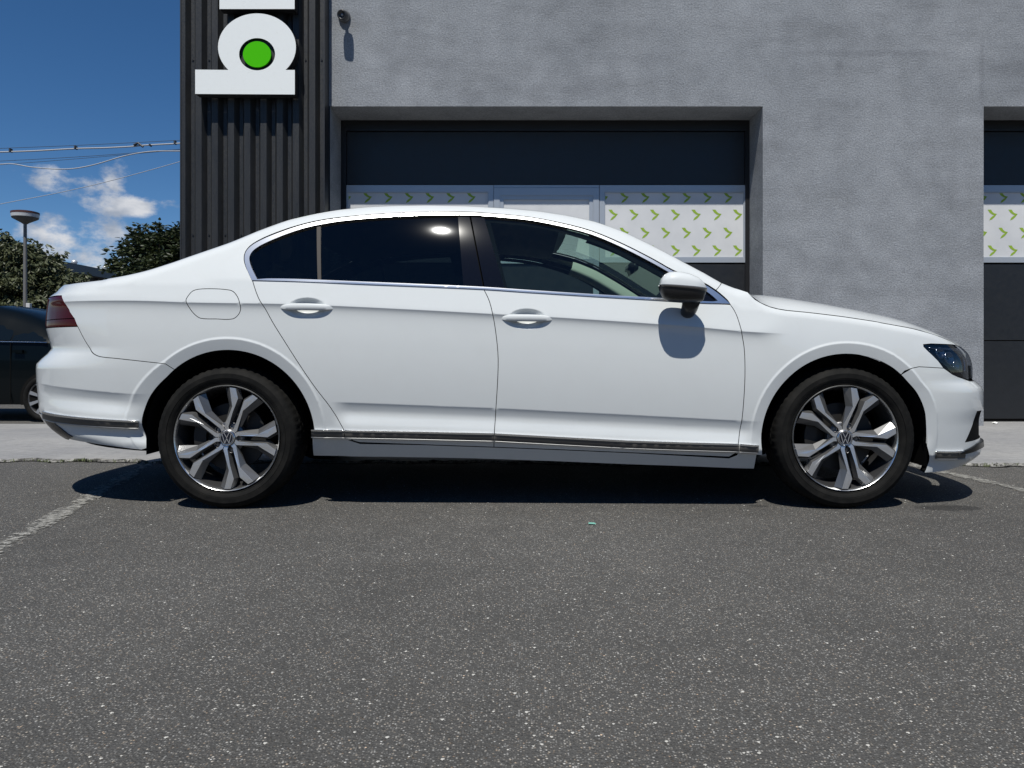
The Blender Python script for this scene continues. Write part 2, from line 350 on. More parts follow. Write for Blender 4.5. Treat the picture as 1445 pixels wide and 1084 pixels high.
for (cx_, cz_, rx_, rz_, dk_) in ((3.35, 3.62, .85, .045, .30), (4.44, 3.4, .03, .45, .25), (-.55, 3.20, .22, .10, .22), (.6, 3.25, .30, .08, .18), (3.0, 2.95, .5, .12, .14), (1.2, 3.55, .35, .12, .14), (3.0, 1.55, .6, .10, .16), (5.0, 3.45, .5, .10, .2), (3.05, 3.50, .05, .05, .3), (-.9, 3.5, .4, .16, .12)):   # damp marks and trowel smears
    ex_ = t.math('DIVIDE', t.math('SUBTRACT', sx_.outputs[0], cx_), rx_); ez_ = t.math('DIVIDE', t.math('SUBTRACT', sx_.outputs[2], cz_), rz_)
    q_ = t.math('ADD', t.math('MULTIPLY', ex_, ex_), t.math('MULTIPLY', ez_, ez_)); q_ = t.math('ADD', q_, t.math('MULTIPLY', t.math('SUBTRACT', nn_, .5), 3.0))
    c = t.mix(t.ramp(q_, [(.1, dk_), (1.0, 0)]), c, (.10,.105,.12))
t.color(c); t.bump(t.math('ADD', n3, t.math('MULTIPLY', n2, .6)), .008, 1.)
M['cladding'] = mat('dark_steel_cladding', (.030,.031,.034), .42, .0, Specular_IOR_Level=.5)
t = NT(M['cladding']); a_ = t.noise(2.2, 6, .7, t.scale(t.obj(), (6, 1, .8))); b_ = t.noise(60, 4, .7)
t.color(t.mix(t.ramp(a_, [(.35, 0), (.75, 1)]), (.010,.0115,.014), (.024,.024,.024))); t.rough(t.ramp(b_, [(.3, .36), (.7, .62)]))
M['flashing'] = mat('dark_flashing', (.018,.019,.022), .45)
M['door_panel'] = mat('anthracite_door_panel', (.0125,.0138,.0160), .42)
t = NT(M['door_panel']); t.rough(t.ramp(t.noise(20, 4, .6), [(.3, .36), (.7, .50)])); t.bump(t.noise(260, 2), .0004)
M['door_frame'] = mat('silver_aluminium_frame', (.40,.43,.47), .38, .35)
M['film'] = mat('printed_film', (.50,.51,.53), .6)
t = NT(M['film']); t.color(t.mix(t.ramp(t.noise(3, 5, .6), [(.3, 0), (.7, 1)]), (.53,.54,.555), (.62,.625,.635)))
M['chevron'] = mat('green_print', (.25,.38,.03), .55)
M['letter'] = mat('white_letter_acrylic', (.80,.80,.79), .4)
t = NT(M['letter']); t.color(t.mix(t.ramp(t.noise(25, 6, .8), [(.56, 0), (.75, .5)]), (.76,.78,.77), (.60,.60,.56)))
M['letter_side'] = mat('letter_return', (.01,.01,.011), .6)
M['green'] = mat('green_disc', (.055,.46,.0), .7, Specular_IOR_Level=.1)

bld = empty('workshop_building', (0, 7.15, 0)); tag(bld, 'grey plastered workshop building with two deep garage door openings', 'building')
YW, YD = 7.15, 7.60
def B(mb, name, m, parent=bld, **k):
    """geometry given in world coordinates, parented to the building"""
    mb.v = [(x, y-7.15, z) for (x, y, z) in mb.v]
    return mb.build(name, m, parent, **k)
TOP = 6.2; OZ = 3.105; OX = [(-1.885, 2.313), (4.455, 8.66)]; XR = 17.0
# the wall is one folded sheet: faces between openings, lintel, and the reveals 0.6 m deep
cuts = sorted([-1.93]+[v for p in OX for v in p]+[XR]); mb = MB()
XL = -1.93
def face(x0, x1, z0, z1):
    nx = max(1, int((x1-x0)/.6)); nzs = max(1, int((z1-z0)/.6))
    for i in range(nx):
        for j in range(nzs):
            a, b = x0+(x1-x0)*i/nx, x0+(x1-x0)*(i+1)/nx; c_, d_ = z0+(z1-z0)*j/nzs, z0+(z1-z0)*(j+1)/nzs
            mb.poly([(a,YW,c_),(b,YW,c_),(b,YW,d_),(a,YW,d_)])
face(XL, XR, OZ, TOP)
px_ = XL
for (a, b) in OX: face(px_, a, 0, OZ); px_ = b
face(px_, XR, 0, OZ)
for (a, b) in OX:
    mb.poly([(a,YW,0),(a,YW,OZ),(a,YD+.12,OZ),(a,YD+.12,0)]); mb.poly([(b,YW,0),(b,YD+.12,0),(b,YD+.12,OZ),(b,YW,OZ)])
    mb.poly([(a,YW,OZ),(b,YW,OZ),(b,YD+.12,OZ),(a,YD+.12,OZ)])
mb.poly([(XR,YW,0),(XR,16,0),(XR,16,TOP),(XR,YW,TOP)]); mb.poly([(-3.2,16,0),(XR,16,0),(XR,16,TOP),(-3.2,16,TOP)]); mb.poly([(-3.2,YW+.02,0),(-3.2,16,0),(-3.2,16,TOP),(-3.2,YW+.02,TOP)])
mb.poly([(-3.2,YW,TOP),(XR,YW,TOP),(XR,16,TOP),(-3.2,16,TOP)])
mb.poly([(-3.2,YW+.02,-.3),(XL,YW+.02,-.3),(XL,YW+.02,TOP),(-3.2,YW+.02,TOP)])
B(mb, 'plaster_wall', M['plaster'], fix=False)
for (a, b) in OX: # dark room behind
    pass
# corrugated steel cladding
x0, x1 = -3.258, -1.905; P = .1542; rid, sl = .057, .032; dep = .055; YR = 7.0
prof = [(x0, YR)]; x = WX(266, 7.0)-P
x = x0-.02
while x < x1:
    for dx, yy in ((0, YR), (rid, YR), (rid+sl, YR+dep), (P-sl, YR+dep)):
        if x0 < x+dx < x1: prof.append((x+dx, yy))
    x += P
prof.append((x1, YR+dep if prof[-1][1] > YR else YR))
mb = MB()
for (a, ya), (b, yb) in zip(prof, prof[1:]): mb.poly([(a,ya,-.05),(b,yb,-.05),(b,yb,TOP+.05),(a,ya,TOP+.05)])
B(mb, 'corrugated_cladding', M['cladding'], fix=False)
B(MB().box(x0-.012, x0, YR-.004, 7.17, -.05, TOP+.06), 'corner_flashing', M['flashing'])
B(MB().box(x1, x1+.010, YR-.008, 7.149, -.02, TOP+.06).box(-1.93, -1.885, YW-.004, YW-.001, 0, OZ), 'edge_flashing', M['flashing'])
mb = MB()
for zz in (WZ(332, 7.05), WZ(85, 7.05), 5.3, .35):
    x = x0-.02+rid+sl+(P-rid-2*sl)/2
    while x < x1: mb.lathe([(.001, -.006), (.008, -.006), (.009, 0)], 'y', 6, (x, YR+dep-.001, zz)); x += P
o = B(mb, 'cladding_screws', M['black']); o['kind'] = 'stuff'
# plinth strip under the left door
def garage_door(ox, n):
    """sectional door: dark top panel, glazed band with printed film, dark lower panels, wicket door"""
    r = MB()
    X0, X1 = -1.885+ox, 2.324+ox
    if n: X1 = 8.66
    fr = B(MB().box(X0, X0+.055, YD-.03, YD, 0, OZ-.004).box(X1-.055, X1, YD-.03, YD, 0, OZ-.004).box(X0+.055, X1-.055, YD-.03, YD, OZ-.11, OZ-.004), 'garage_door', M['black'])
    if n == 0: fr['label'] = 'left garage door with printed film windows and a wicket door'
    else: fr['label'] = 'right garage door partly cut off by the photo edge'
    L = WX; y = YD
    za, zb = WZ(262, YD), WZ(371, YD)
    def S(mb, name, m, lab=None, **k):
        mb.v = [(a, b-7.15, c) for (a, b, c) in mb.v]; o = mb.build(name, m, fr, **k)
        if lab: o['label'] = lab
        return o
    def panel_box(a, b, z0, z1): S(MB().box(a, b, y-.012, y+.03, z0, z1), 'door_panel', M['door_panel'], bevel=.004)
    xi0, xi1 = X0+.0, X1-.0
    panel_box(X0+.056, X1-.056, za+.004, OZ-.115)
    zj = [0.03, WZ(481, YD), zb-.012]
    wx0, wx1 = WX(697, YD)+ox, WX(845, YD)+ox
    for z0, z1 in zip(zj, zj[1:]):
        for a, b in ((X0+.01, wx0-.006), (wx0+.062, wx1-.062), (wx1+.006, X1-.01)):
            if b > a+.02: panel_box(a, b, z0+.005, z1-.005)
    S(MB().box(X0+.01, X1-.01, y-.006, y+.02, 0, .028), 'bottom_seal', M['seal'])
    # glazed band
    def window(a, b, z0, z1, ph=0, w=.05, wt=.07, chev=True):
        f = S(MB().box(a, b, y-.022, y+.02, z1-wt, z1).box(a, b, y-.022, y+.02, z0, z0+w).box(a, a+w, y-.022, y+.02, z0+w, z1-wt).box(b-w, b, y-.022, y+.02, z0+w, z1-wt), 'window_frame', M['door_frame'], bevel=.002)
        S(MB().box(a+w, b-w, y-.004, y+.004, z0+w, z1-wt), 'window_film', M['film'])
        S(MB().box(a+w, a+w+.008, y-.014, y-.0045, z0+w, z1-wt).box(b-w-.008, b-w, y-.014, y-.0045, z0+w, z1-wt).box(a+w+.008, b-w-.008, y-.014, y-.0045, z1-wt-.008, z1-wt).box(a+w+.008, b-w-.008, y-.014, y-.0045, z0+w, z0+w+.008), 'glazing_bead', M['door_frame'])
        if not chev: return
        pit = WX(740+29.25, YD); rows = [279, 303.5, 329, 354]
        unit = [[(-6.4,7.4),(-1.6,7.4),(0.4,4.2),(3.0,2.2),(6.8,1.4),(3.4,-.5),(.3,.4),(-3.4,3.0)], [(6.8,1.4),(3.2,-.3),(.6,-1.7),(-2.4,-4.4),(-4.0,-7.8),(-.4,-6.4),(3.2,-3.4),(5.5,-.4)]]
        sx = WX(741, YD)
        for j, py in enumerate(rows):
            x = ph+ox-pit*4+(0 if j % 2 == 0 else -pit*.53)
            while x < b-w+.1:
                mb = MB()
                for poly in unit:
                    q = [(x+u_*sx, WZ(py, YD)+v_*sx) for u_, v_ in poly]
                    lo, hi = a+w+.01, b-w-.01; zt = z1-wt-.01; zl_ = z0+w+.01
                    q = clip(q, lo, hi, zl_, zt)
                    if len(q) > 2: mb.poly([(u_, y-.0052, v_) for u_, v_ in q])
                if mb.v: S(mb, 'printed_chevron', M['chevron'], fix=False)
                x += pit
    window(WX(484, YD)+ox, WX(697, YD)+ox-.004, zb, za, WX(547.5, YD))
    window(wx1+.006, X1-.012, zb, za, WX(880.5, YD))
    # wicket door: stiles run to the ground
    S(MB().box(wx0, wx0+.06, y-.028, y+.02, .03, za-.03).box(wx1-.06, wx1, y-.028, y+.02, .03, za-.03).box(wx0+.06, wx1-.06, y-.028, y+.02, za-.11, za-.03).box(wx0+.06, wx1-.06, y-.028, y+.02, zb-.01, zb+.04), 'wicket_frame', M['door_frame'], bevel=.002)
    S(MB().box(wx0, wx1, y-.02, y+.02, za-.026, za), 'wicket_header', M['door_frame'])
    S(MB().box(wx0+.06, wx0+.10, y-.018, y+.01, zb+.04, za-.11).box(wx1-.10, wx1-.06, y-.018, y+.01, zb+.04, za-.11).box(wx0+.10, wx1-.10, y-.018, y+.01, za-.15, za-.11), 'inner_frame', M['door_frame'], bevel=.002)
    S(MB().box(wx0+.10, wx1-.10, y-.004, y+.004, zb+.04, za-.15), 'wicket_film', M['film'])
    S(MB().box(wx0+.085, wx0+.105, y-.07, y-.028, .98, 1.1).box(wx0+.085, wx0+.20, y-.07, y-.055, 1.03, 1.05), 'door_handle', M['chrome'], bevel=.003)
def clip(q, x0, x1, z0, z1):
    for ax, v, sgn in ((0, x0, 1), (0, x1, -1), (1, z0, 1), (1, z1, -1)):
        o = []
        for i in range(len(q)):
            p, r = q[i], q[(i+1) % len(q)]; a, b = (p[ax]-v)*sgn, (r[ax]-v)*sgn
            if a >= 0: o.append(p)
            if a*b < 0: k = a/(a-b); o.append((p[0]+(r[0]-p[0])*k, p[1]+(r[1]-p[1])*k))
        q = o
        if not q: return q
    return q
garage_door(0, 0); garage_door(6.34, 1)

# sign letters: channel letters turned on their side, standing 12 cm off the cladding
YS = 6.88
def ell(cx, cz, rx, rz, a0, a1, n): return [(cx+rx*math.cos(a0+(a1-a0)*i/n), cz+rz*math.sin(a0+(a1-a0)*i/n)) for i in range(n+1)]
def letter(name, outer, hole, depth=.10, y=YS):
    """front face + returns; outer and hole are (x, z) loops"""
    e = empty(name, (0, y, 0)); vs = [Vector(p) for p in outer]; no = len(vs); loops = [list(range(no))]
    if hole: vs += [Vector(p) for p in hole]; loops.append(list(range(no, no+len(hole))))
    ed = [(l[i], l[(i+1) % len(l)]) for l in loops for i in range(len(l))]
    r = delaunay_2d_cdt(vs, ed, [], 2 if hole else 1, 1e-6)
    V2, F2 = r[0], r[2]; hp = np.array([tuple(v) for v in (hole or [])])
    fs = []
    for f in F2:
        c_ = sum((V2[i] for i in f), Vector((0, 0)))/len(f)
        if hole and inpoly(np.array([[c_.x, c_.y]]), hp)[0]: continue
        fs.append(tuple(f))
    mb = MB(); mb.add([(v.x, 0, v.y) for v in V2], fs, 0); mb.build('letter_face', M['letter'], e, fix=False)
    mb = MB()
    for l in loops:
        for i in range(len(l)):
            a, b = vs[l[i]], vs[l[(i+1) % len(l)]]; mb.poly([(a.x, .0015, a.y), (b.x, .0015, b.y), (b.x, depth, b.y), (a.x, depth, a.y)])
    mb.build('letter_return', M['letter_side'], e, fix=False)
    return e
def inpoly(P, poly):
    x, y = P[:, 0], P[:, 1]; r = np.zeros(len(P), bool); x0, y0 = poly[:, 0], poly[:, 1]; x1, y1 = np.roll(x0, -1), np.roll(y0, -1)
    for a, b, c_, d in zip(x0, y0, x1, y1):
        if b == d: continue
        m_ = ((b > y) != (d > y)); r ^= m_ & (x < (c_-a)*(y-b)/(d-b)+a)
    return r
SX = lambda px: WX(px, YS); SZ = lambda py: WZ(py, YS)
rx, rz = SX(417.5)-SX(362.5), SZ(19)-SZ(66.5)
cx, cz = SX(362.6), SZ(66.5)
a0 = math.asin((SZ(98.8)-cz)/rz)
pts = [(SX(275.4), SZ(98.3)), (SX(275.4), SZ(132.6)), (SX(416), SZ(133.4)), (SX(416), SZ(98.8))]
arc = ell(cx, cz, rx, rz, a0, PI-a0, 48)
outer = pts+[p for p in arc if True]
# ring hole and green disc
hole = ell(SX(362.8), SZ(76.6), SX(388.2)-SX(362.8), SZ(53.8)-SZ(76.6), 0, 2*PI*(1-1/40), 39)
lb = letter('sign_letter', outer, hole); tag(lb, 'white sideways letter b with a green disc in its eye, on the dark cladding', 'sign letter', 'white sign letters on the cladding')
mb = MB(); circ = ell(SX(362.8), SZ(76.9), SX(382.6)-SX(362.8), SZ(58.5)-SZ(76.9), 0, 2*PI*(1-1/40), 39)
mb.prism([(x, -.004, z) for x, z in circ], (0, .02, 0)); mb.build('green_disc', M['green'], lb)
mb = MB(); mb.prism([(x, .03, z) for x, z in ell(SX(362.8), SZ(76.6), (SX(388.2)-SX(362.8))*1.02, (SZ(53.8)-SZ(76.6))*1.02, 0, 2*PI*(1-1/40), 39)], (0, .06, 0)); mb.build('back_plate', M['letter_side'], lb)
for px, py in ((300, 116), (400, 116), (362, 35)): MB().box(SX(px)-.015, SX(px)+.015, .09, .175, SZ(py)-.015, SZ(py)+.015).build('mounting_bracket', M['letter_side'], lb)
l2 = letter('sign_letter', [(SX(309.7), SZ(12.8)), (SX(415.7), SZ(12.8)), (SX(415.7), SZ(-60)), (SX(309.7), SZ(-60))], None); tag(l2, 'white letter bar just above the sideways b, cut off by the top of the photo', 'sign letter', 'white sign letters on the cladding')
for px in (330, 400): MB().box(SX(px)-.015, SX(px)+.015, .09, .175, SZ(-20)-.015, SZ(-20)+.015).build('mounting_bracket', M['letter_side'], l2)

# small round security camera on the plaster
cm = empty('security_camera', (WX(482, 7.0), YW, WZ(17, 7.0))); tag(cm, 'small black security camera on the plaster beside the cladding', 'camera')
hs_ = mat('camera_housing', (.03,.03,.032), .35)
MB().lathe([(.001, 0), (.058, 0), (.06, -.012), (.054, -.03), (.04, -.045), (.001, -.05)], 'y', 28, (-.008, 0, .02)).build('base', mat('camera_base', (.10,.10,.10), .35), cm, True)
mb = MB(); 
MB().tube([(.0, -.03, .015), (.008, -.075, -.012)], .016, 12).build('bracket', hs_, cm, True)
b = MB().lathe([(.001, .055), (.035, .05), (.047, .03), (.050, -.01), (.046, -.055), (.040, -.065), (.033, -.062), (.030, -.045), (.001, -.045)], 'y', 28).build('housing', hs_, cm, True); b.location = (.012, -.12, -.022); b.rotation_euler = (math.radians(14), 0, math.radians(-6))
l_ = MB().lathe([(.001, -.052), (.010, -.051), (.014, -.045)], 'y', 20).build('lens', mat('camera_lens', (.25,.25,.27), .1, .5), b, True)
# ------------------------------------------------------------------ the white saloon
YC, X0C = 4.196, .051       # where the car's centre line and wheelbase centre stand
W0 = .916
XSR, XSF, A0, NS = -1.66, 1.60, .70, 2.5
_q = np.sin(np.linspace(0, PI/2, 400)); _c = (1-_q**NS)**(1/NS); _c[-1] = 0
_s = np.concatenate([[0], np.cumsum(np.hypot(np.diff(_q)*A0, np.diff(_c)*W0))]); STOT = float(_s[-1])
UR, UF = XSR-STOT, XSF+STOT
_il = {}
def il(x, pts):
    c = _il.get(id(pts))
    if c is not None: return np.interp(x, c[0], c[1])
    a = sorted(pts); return np.interp(x, [p[0] for p in a], [p[1] for p in a])
def pxz(px, py, d=0.):
    Y = YC-W0+d; return ((px-PX0)*Y/FOC-X0C, HC+(PY0-py)*Y/FOC)
def pline(pts, d): return [pxz(a, b, d) for a, b in pts]
# feature lines along the side (x, z)
L_crease = pline([(60,423),(95,423),(200,424),(265,427),(400,429),(500,433),(600,438),(690,443),(800,449),(900,455.5),(1000,463),(1045,468),(1105,471),(1200,474),(1400,480)], .01)
L_low = pline([(440,567.5),(475,568.5),(701,577),(927,588.3),(1060,595.5)], .0)
L_lowr = pline([(20,543.5),(54.5,545.4),(112.7,549.8),(190,557)], .0)
L_trim = pline([(20,574),(58,579.5),(197,593.2),(440,605.5),(697,611),(883,621),(1038,626),(1071,628),(1318,636),(1390,639)], .0)
L_belt = pline([(60,405),(190,400),(356,396),(504,400.6),(604,404.6),(683,408),(805,416),(930,423),(1030,429.7),(1100,445),(1200,455),(1400,492)], .03)
def smooth_line(L, k=14):
    x = np.linspace(min(p[0] for p in L), max(p[0] for p in L), 400); y = il(x, L); yp = np.concatenate([np.full(k, y[0])+(y[1]-y[0])*np.arange(-k, 0), y, y[-1]+(y[-1]-y[-2])*np.arange(1, k+1)])
    ker = np.hanning(2*k+3)[1:-1]; ker /= ker.sum(); return list(zip(x.tolist(), np.convolve(yp, ker, 'valid').tolist()))
L_crease, L_low, L_lowr, L_trim, L_belt = [smooth_line(L) for L in (L_crease, L_low, L_lowr, L_trim, L_belt)]
_il = {id(L): (np.array([p[0] for p in L]), np.array([p[1] for p in L])) for L in (L_crease, L_low, L_lowr, L_trim, L_belt)}
ZA = .335
ARCH = [(pxz(318, 614)[0], pxz(318, 614)[1], .378, .438), (pxz(1198, 618.6)[0], pxz(1198, 618.6)[1], .3755, .433)]
def lowfun(v): return .0105*(1-np.exp(-np.maximum(v, 0)/.027))*(v > 0)-.024*smooth01((v-.035)/.085)
ZT_u, ZT_z, ZT_r = None, None, None
def D0(u, z):
    """inward distance of the side surface from the widest plane, without the roll-over at the upper edge"""
    zc = il(u, L_crease); t = z-zc
    k = .0035+.07*smooth01((u-.98)/.25)
    # between the crease and the greenhouse the shoulder leans in
    up = .27*np.where(t/k > 30, t, k*np.log1p(np.exp(np.clip(t/k, -40, 30))))
    zb = il(u, L_belt); t2 = np.maximum(z-zb, 0); cabin = 1-smooth01((u-1.02)/.12)
    d = .003+up + (.12*t2+.20*t2*t2)*cabin
    s = np.maximum(-t, 0); mc = (1-smooth01((u-.98)/.16))*smooth01((u+2.35)/.15)
    g = .0110*(1-np.exp(-s/.019))*np.exp(-s/.16)
    d = d+g*mc+.22*np.maximum(s-.11, 0)**2*(np.abs(u-.05) < 3)
    md = smooth01((u+.93)/.10)*(1-smooth01((u-.90)/.13))
    vl = np.where(u < -1.2, 0, il(u, L_low)-z)
    d = d+lowfun(vl)*md*(z < .6)
    mr = 1-smooth01((u+1.86)/.16)
    d = d+lowfun(il(u, L_lowr)-z)*mr
    zt = il(u, L_trim); v = np.maximum(zt-.028-z, 0); mm = smooth01((u+1.2)/.1)*(1-smooth01((u-1.3)/.1)); d = d+(.46*v+.4*v*v)*mm+(.022*(1-np.exp(-v/.05))-.020*smooth01((v-.04)/.06))*(1-mm)+.10*v*(u > 1.3)
    for (xa, za, rl, ro) in ARCH:
        r = np.hypot(u-xa, z-za); fade = smooth01((z-.24)/.10)
        dd = -.0030*smooth01((ro-r)/.010)+.27*np.maximum(ro-.010-r, 0)
        d = d+np.where(r < ro, dd, 0)*fade
    d = d + .012*(np.minimum(np.abs(u)/1.7, 1.3))**3
    return d
HAND = []
def D(u, z):
    d = D0(u, z)
    if ZT_u is not None:
        zt = np.interp(u, ZT_u, ZT_z); r = np.interp(u, ZT_u, ZT_r); k = np.interp(u, ZT_u, ZT_k)
        e = np.maximum(zt-z, 0)+k*r; m_ = np.clip(r-e, 0, r)
        d = d+(r-np.sqrt(np.maximum(r*r-m_*m_, 0)))
    for (hx, hz, a, b, dep) in HAND:
        q = ((u-hx)/a)**2+((z-hz)/b)**2; d = d+dep*np.clip(1-q, 0, 1)**1.15
    return d
def planq(u):
    s = np.where(u > 0, u-XSF, XSR-u); q = np.interp(np.maximum(s, 0), _s, _q); c = np.interp(np.maximum(s, 0), _s, _c)
    return s, q, c
RA, FA = [(0, A0), (2, A0)], [(0, A0), (2, A0)]      # corner reach as a function of height
def S(u, z, off=0.):
    u = np.asarray(u, float); z = np.asarray(z, float); u, z = np.broadcast_arrays(u, z)
    s, q, c = planq(u); a = np.where(u > 0, il(z, FA), il(z, RA))
    x = np.where(s > 0, np.where(u > 0, XSF+(a-0)*q, XSR-a*q), u)
    y = -(W0-D(u, z)-0)*np.where(s > 0, c, 1)
    P = np.stack([x, y, z], -1)
    if np.any(off): P = P+NRM(u, z)*np.asarray(off)[..., None] if np.ndim(off) else P+NRM(u, z)*off
    return P
def NRM(u, z, h=.0012):
    a = S(u+h, z)-S(u-h, z); b = S(u, z+h)-S(u, z-h); n = np.cross(a, b)
    return n/np.maximum(np.linalg.norm(n, axis=-1, keepdims=True), 1e-12)
def proj(P): Y = YC+P[..., 1]; return PX0+FOC*(P[..., 0]+X0C)/Y, PY0-FOC*(P[..., 2]-HC)/Y
# silhouettes of tail and nose, photo px by py, solved for the corner reach
SIL_R = [(395,90),(401.6,87),(416.5,77.4),(418.5,67.5),(440,65),(460,63.5),(477,68),(494,73.5),(503,62),(514,50),(539,51),(560,53),(579,55),(590,59),(607,75),(619,95),(628,120)]
SIL_F = [(470,1345),(481,1349),(489,1356.5),(499,1366.4),(510,1371),(519.5,1372.5),(537,1373),(540,1379),(547,1387),(560,1388.5),(577,1388),(581,1386),(592,1383),(617,1383),(630,1384),(634,1386),(640,1384),(645,1377),(655,1360),(664,1340),(670,1325)]
def solve_reach():
    global RA, FA
    out = []
    for sil, sg in ((SIL_R, -1), (SIL_F, 1)):
        zs = np.linspace(.12, 1.08, 97); res = []
        for z in zs:
            a = A0; Yt = 3.8; uu = np.linspace(XSF if sg > 0 else XSR, UF if sg > 0 else UR, 300)
            for it in range(12):
                py = PY0-FOC*(z-HC)/Yt; px = np.interp(py, [p[0] for p in sil], [p[1] for p in sil])
                s, q, c = planq(uu); y = (W0-D0(uu, z*np.ones_like(uu)))*c; lo, hi = .2, 1.3
                for _ in range(24):
                    a = (lo+hi)/2; x = (XSF+a*q) if sg > 0 else (XSR-a*q); pp = PX0+FOC*(x+X0C)/(YC-y)
                    e = pp.max() if sg > 0 else pp.min()
                    if (e > px) == (sg > 0): hi = a
                    else: lo = a
                k = (pp.argmax() if sg > 0 else pp.argmin()); Yt = YC-y[k]
            res.append((float(z), a))
        z_, a_ = np.array(res).T
        ker = np.array([.25, .5, .25]); a_[1:-1] = np.convolve(a_, ker, 'valid')
        out.append(list(zip(z_, a_)))
        print('reach', sg, 'u at silhouette', round(float(uu[k]), 3), 'max', round(max(a_), 3), 'min', round(min(a_), 3))
    RA, FA = out
solve_reach()
def inv(px, py, u0=None):
    """which (u, z) of the side surface is seen at a photo pixel"""
    px = np.asarray(px, float); py = np.asarray(py, float)
    u = (px-PX0)*3.32/FOC-X0C; z = HC+(PY0-py)*3.32/FOC
    u = np.clip(u, UR+.9, UF-.9)
    worst = 1e9
    for _ in range(60):
        a, b = proj(S(u, z)); h = 1e-3; w_ = float(max(np.abs(px-a).max(), np.abs(py-b).max()))
        if w_ < .02 or (_ > 25 and abs(worst-w_) < .003): break
        worst = w_
        au, bu = proj(S(u+h, z)); az, bz = proj(S(u, z+h))
        J11, J12, J21, J22 = (au-a)/h, (az-a)/h, (bu-b)/h, (bz-b)/h; det = J11*J22-J12*J21
        det = np.where(np.abs(det) < 4e3, 4e3*np.sign(det+1e-9), det)
        ea, eb = px-a, py-b; du = (J22*ea-J12*eb)/det; dz = (-J21*ea+J11*eb)/det
        u = u+np.clip(du, -.04, .04)*.8; z = z+np.clip(dz, -.04, .04)*.8
        u = np.clip(u, UR+.25, UF-.25)
    return u, z
# upper edge of the side: deck, C pillar, roof rail, A pillar, then the bonnet edge
T_PX = [(87,401.4),(114.7,397.6),(152,393.2),(194.5,387.2),(214.4,381.6),(251.8,367.4),(289,354.7),(326.5,341.8),(364,326),(404.7,311),(442,302.4),(479.5,295.8),(516.8,292.2),(554,290.4),(604,289.6),(653.9,290.6),(690,292.6),(718,294.2),(761.7,298.2),(805,304.9),(840,312.8),(878,326),(921.6,347),(965,370),(994.3,386),(1019,400),(1036,406.5),(1055,412.4)]
H_PX = [(1055,412.4),(1065,423),(1079.9,432),(1102,437.6),(1139.7,441),(1189.5,447),(1239,454.5),(1289,463.5),(1326.5,474),(1342,481.5),(1353,487.8)]
def solve_T():
    global ZT_u, ZT_z, ZT_r, ZT_k
    us, zs, rs, ks = [], [], [], []
    for pts, r, k in ((T_PX[:-1], .055, .10), (H_PX, .06, .45)):
        dens = []
        for (a, b) in zip(pts, pts[1:]):
            n = max(2, int(abs(b[0]-a[0])/6)); dens += [(a[0]+(b[0]-a[0])*i/n, a[1]+(b[1]-a[1])*i/n) for i in range(n)]
        dens.append(pts[-1])
        # smooth the traced polyline
        arr = np.array(dens)
        for _ in range(3): arr[1:-1, 1] = .25*arr[:-2, 1]+.5*arr[1:-1, 1]+.25*arr[2:, 1]
        far = (arr[:, 0] > 1240) | (arr[:, 0] < 150); IU, IZ = inv(arr[:, 0], arr[:, 1])
        for (px, py), fr_, iu, iz in zip(arr, far, IU, IZ):
            if fr_: us.append(float(iu)); zs.append(float(iz)); rs.append(r); ks.append(k); continue
            d = .1
            for it in range(12):
                Y = YC-W0+d; x, z = (px-PX0)*Y/FOC-X0C, HC+(PY0-py)*Y/FOC
                u = x
                if px < 200 and x < XSR: pass
                d = float(D0(np.array(min(x, 1.9)), np.array(z)))+(r-math.sqrt(max(r*r-(r-k*r)**2, 0)))
            us.append(x); zs.append(z); rs.append(r); ks.append(k)
    o = np.argsort(us); zz_ = np.array(zs)[o]; uu_ = np.array(us)[o]
    for _ in range(14): m_ = (uu_[1:-1] > -2.2) & (uu_[1:-1] < -1.6); zz_[1:-1] = np.where(m_, .25*zz_[:-2]+.5*zz_[1:-1]+.25*zz_[2:], zz_[1:-1])
    zs = np.empty(len(zz_)); zs[o] = zz_
    ZT_u, ZT_z, ZT_r, ZT_k = (np.array(v)[o] for v in (us, zs, rs, ks))
solve_T()
def UZ(pts):
    """mixed list: (px, py) photo points, or ('uz', u, z)"""
    o = []
    p = np.array([q for q in pts if q[0] != 'uz'], float)
    uu = iter(zip(*inv(p[:, 0], p[:, 1]))) if len(p) else iter([])
    for q in pts: o.append((q[1], q[2]) if q[0] == 'uz' else tuple(float(v) for v in next(uu)))
    return o
def resamp(loop, step=.02, closed=True):
    o = []; n = len(loop)
    for i in range(n if closed else n-1):
        a, b = loop[i], loop[(i+1) % n]; L = math.hypot(a[0]-b[0], a[1]-b[1]); k = max(1, int(round(L/step)))
        o += [(a[0]+(b[0]-a[0])*j/k, a[1]+(b[1]-a[1])*j/k) for j in range(k)]
    if not closed: o.append(loop[-1])
    return o
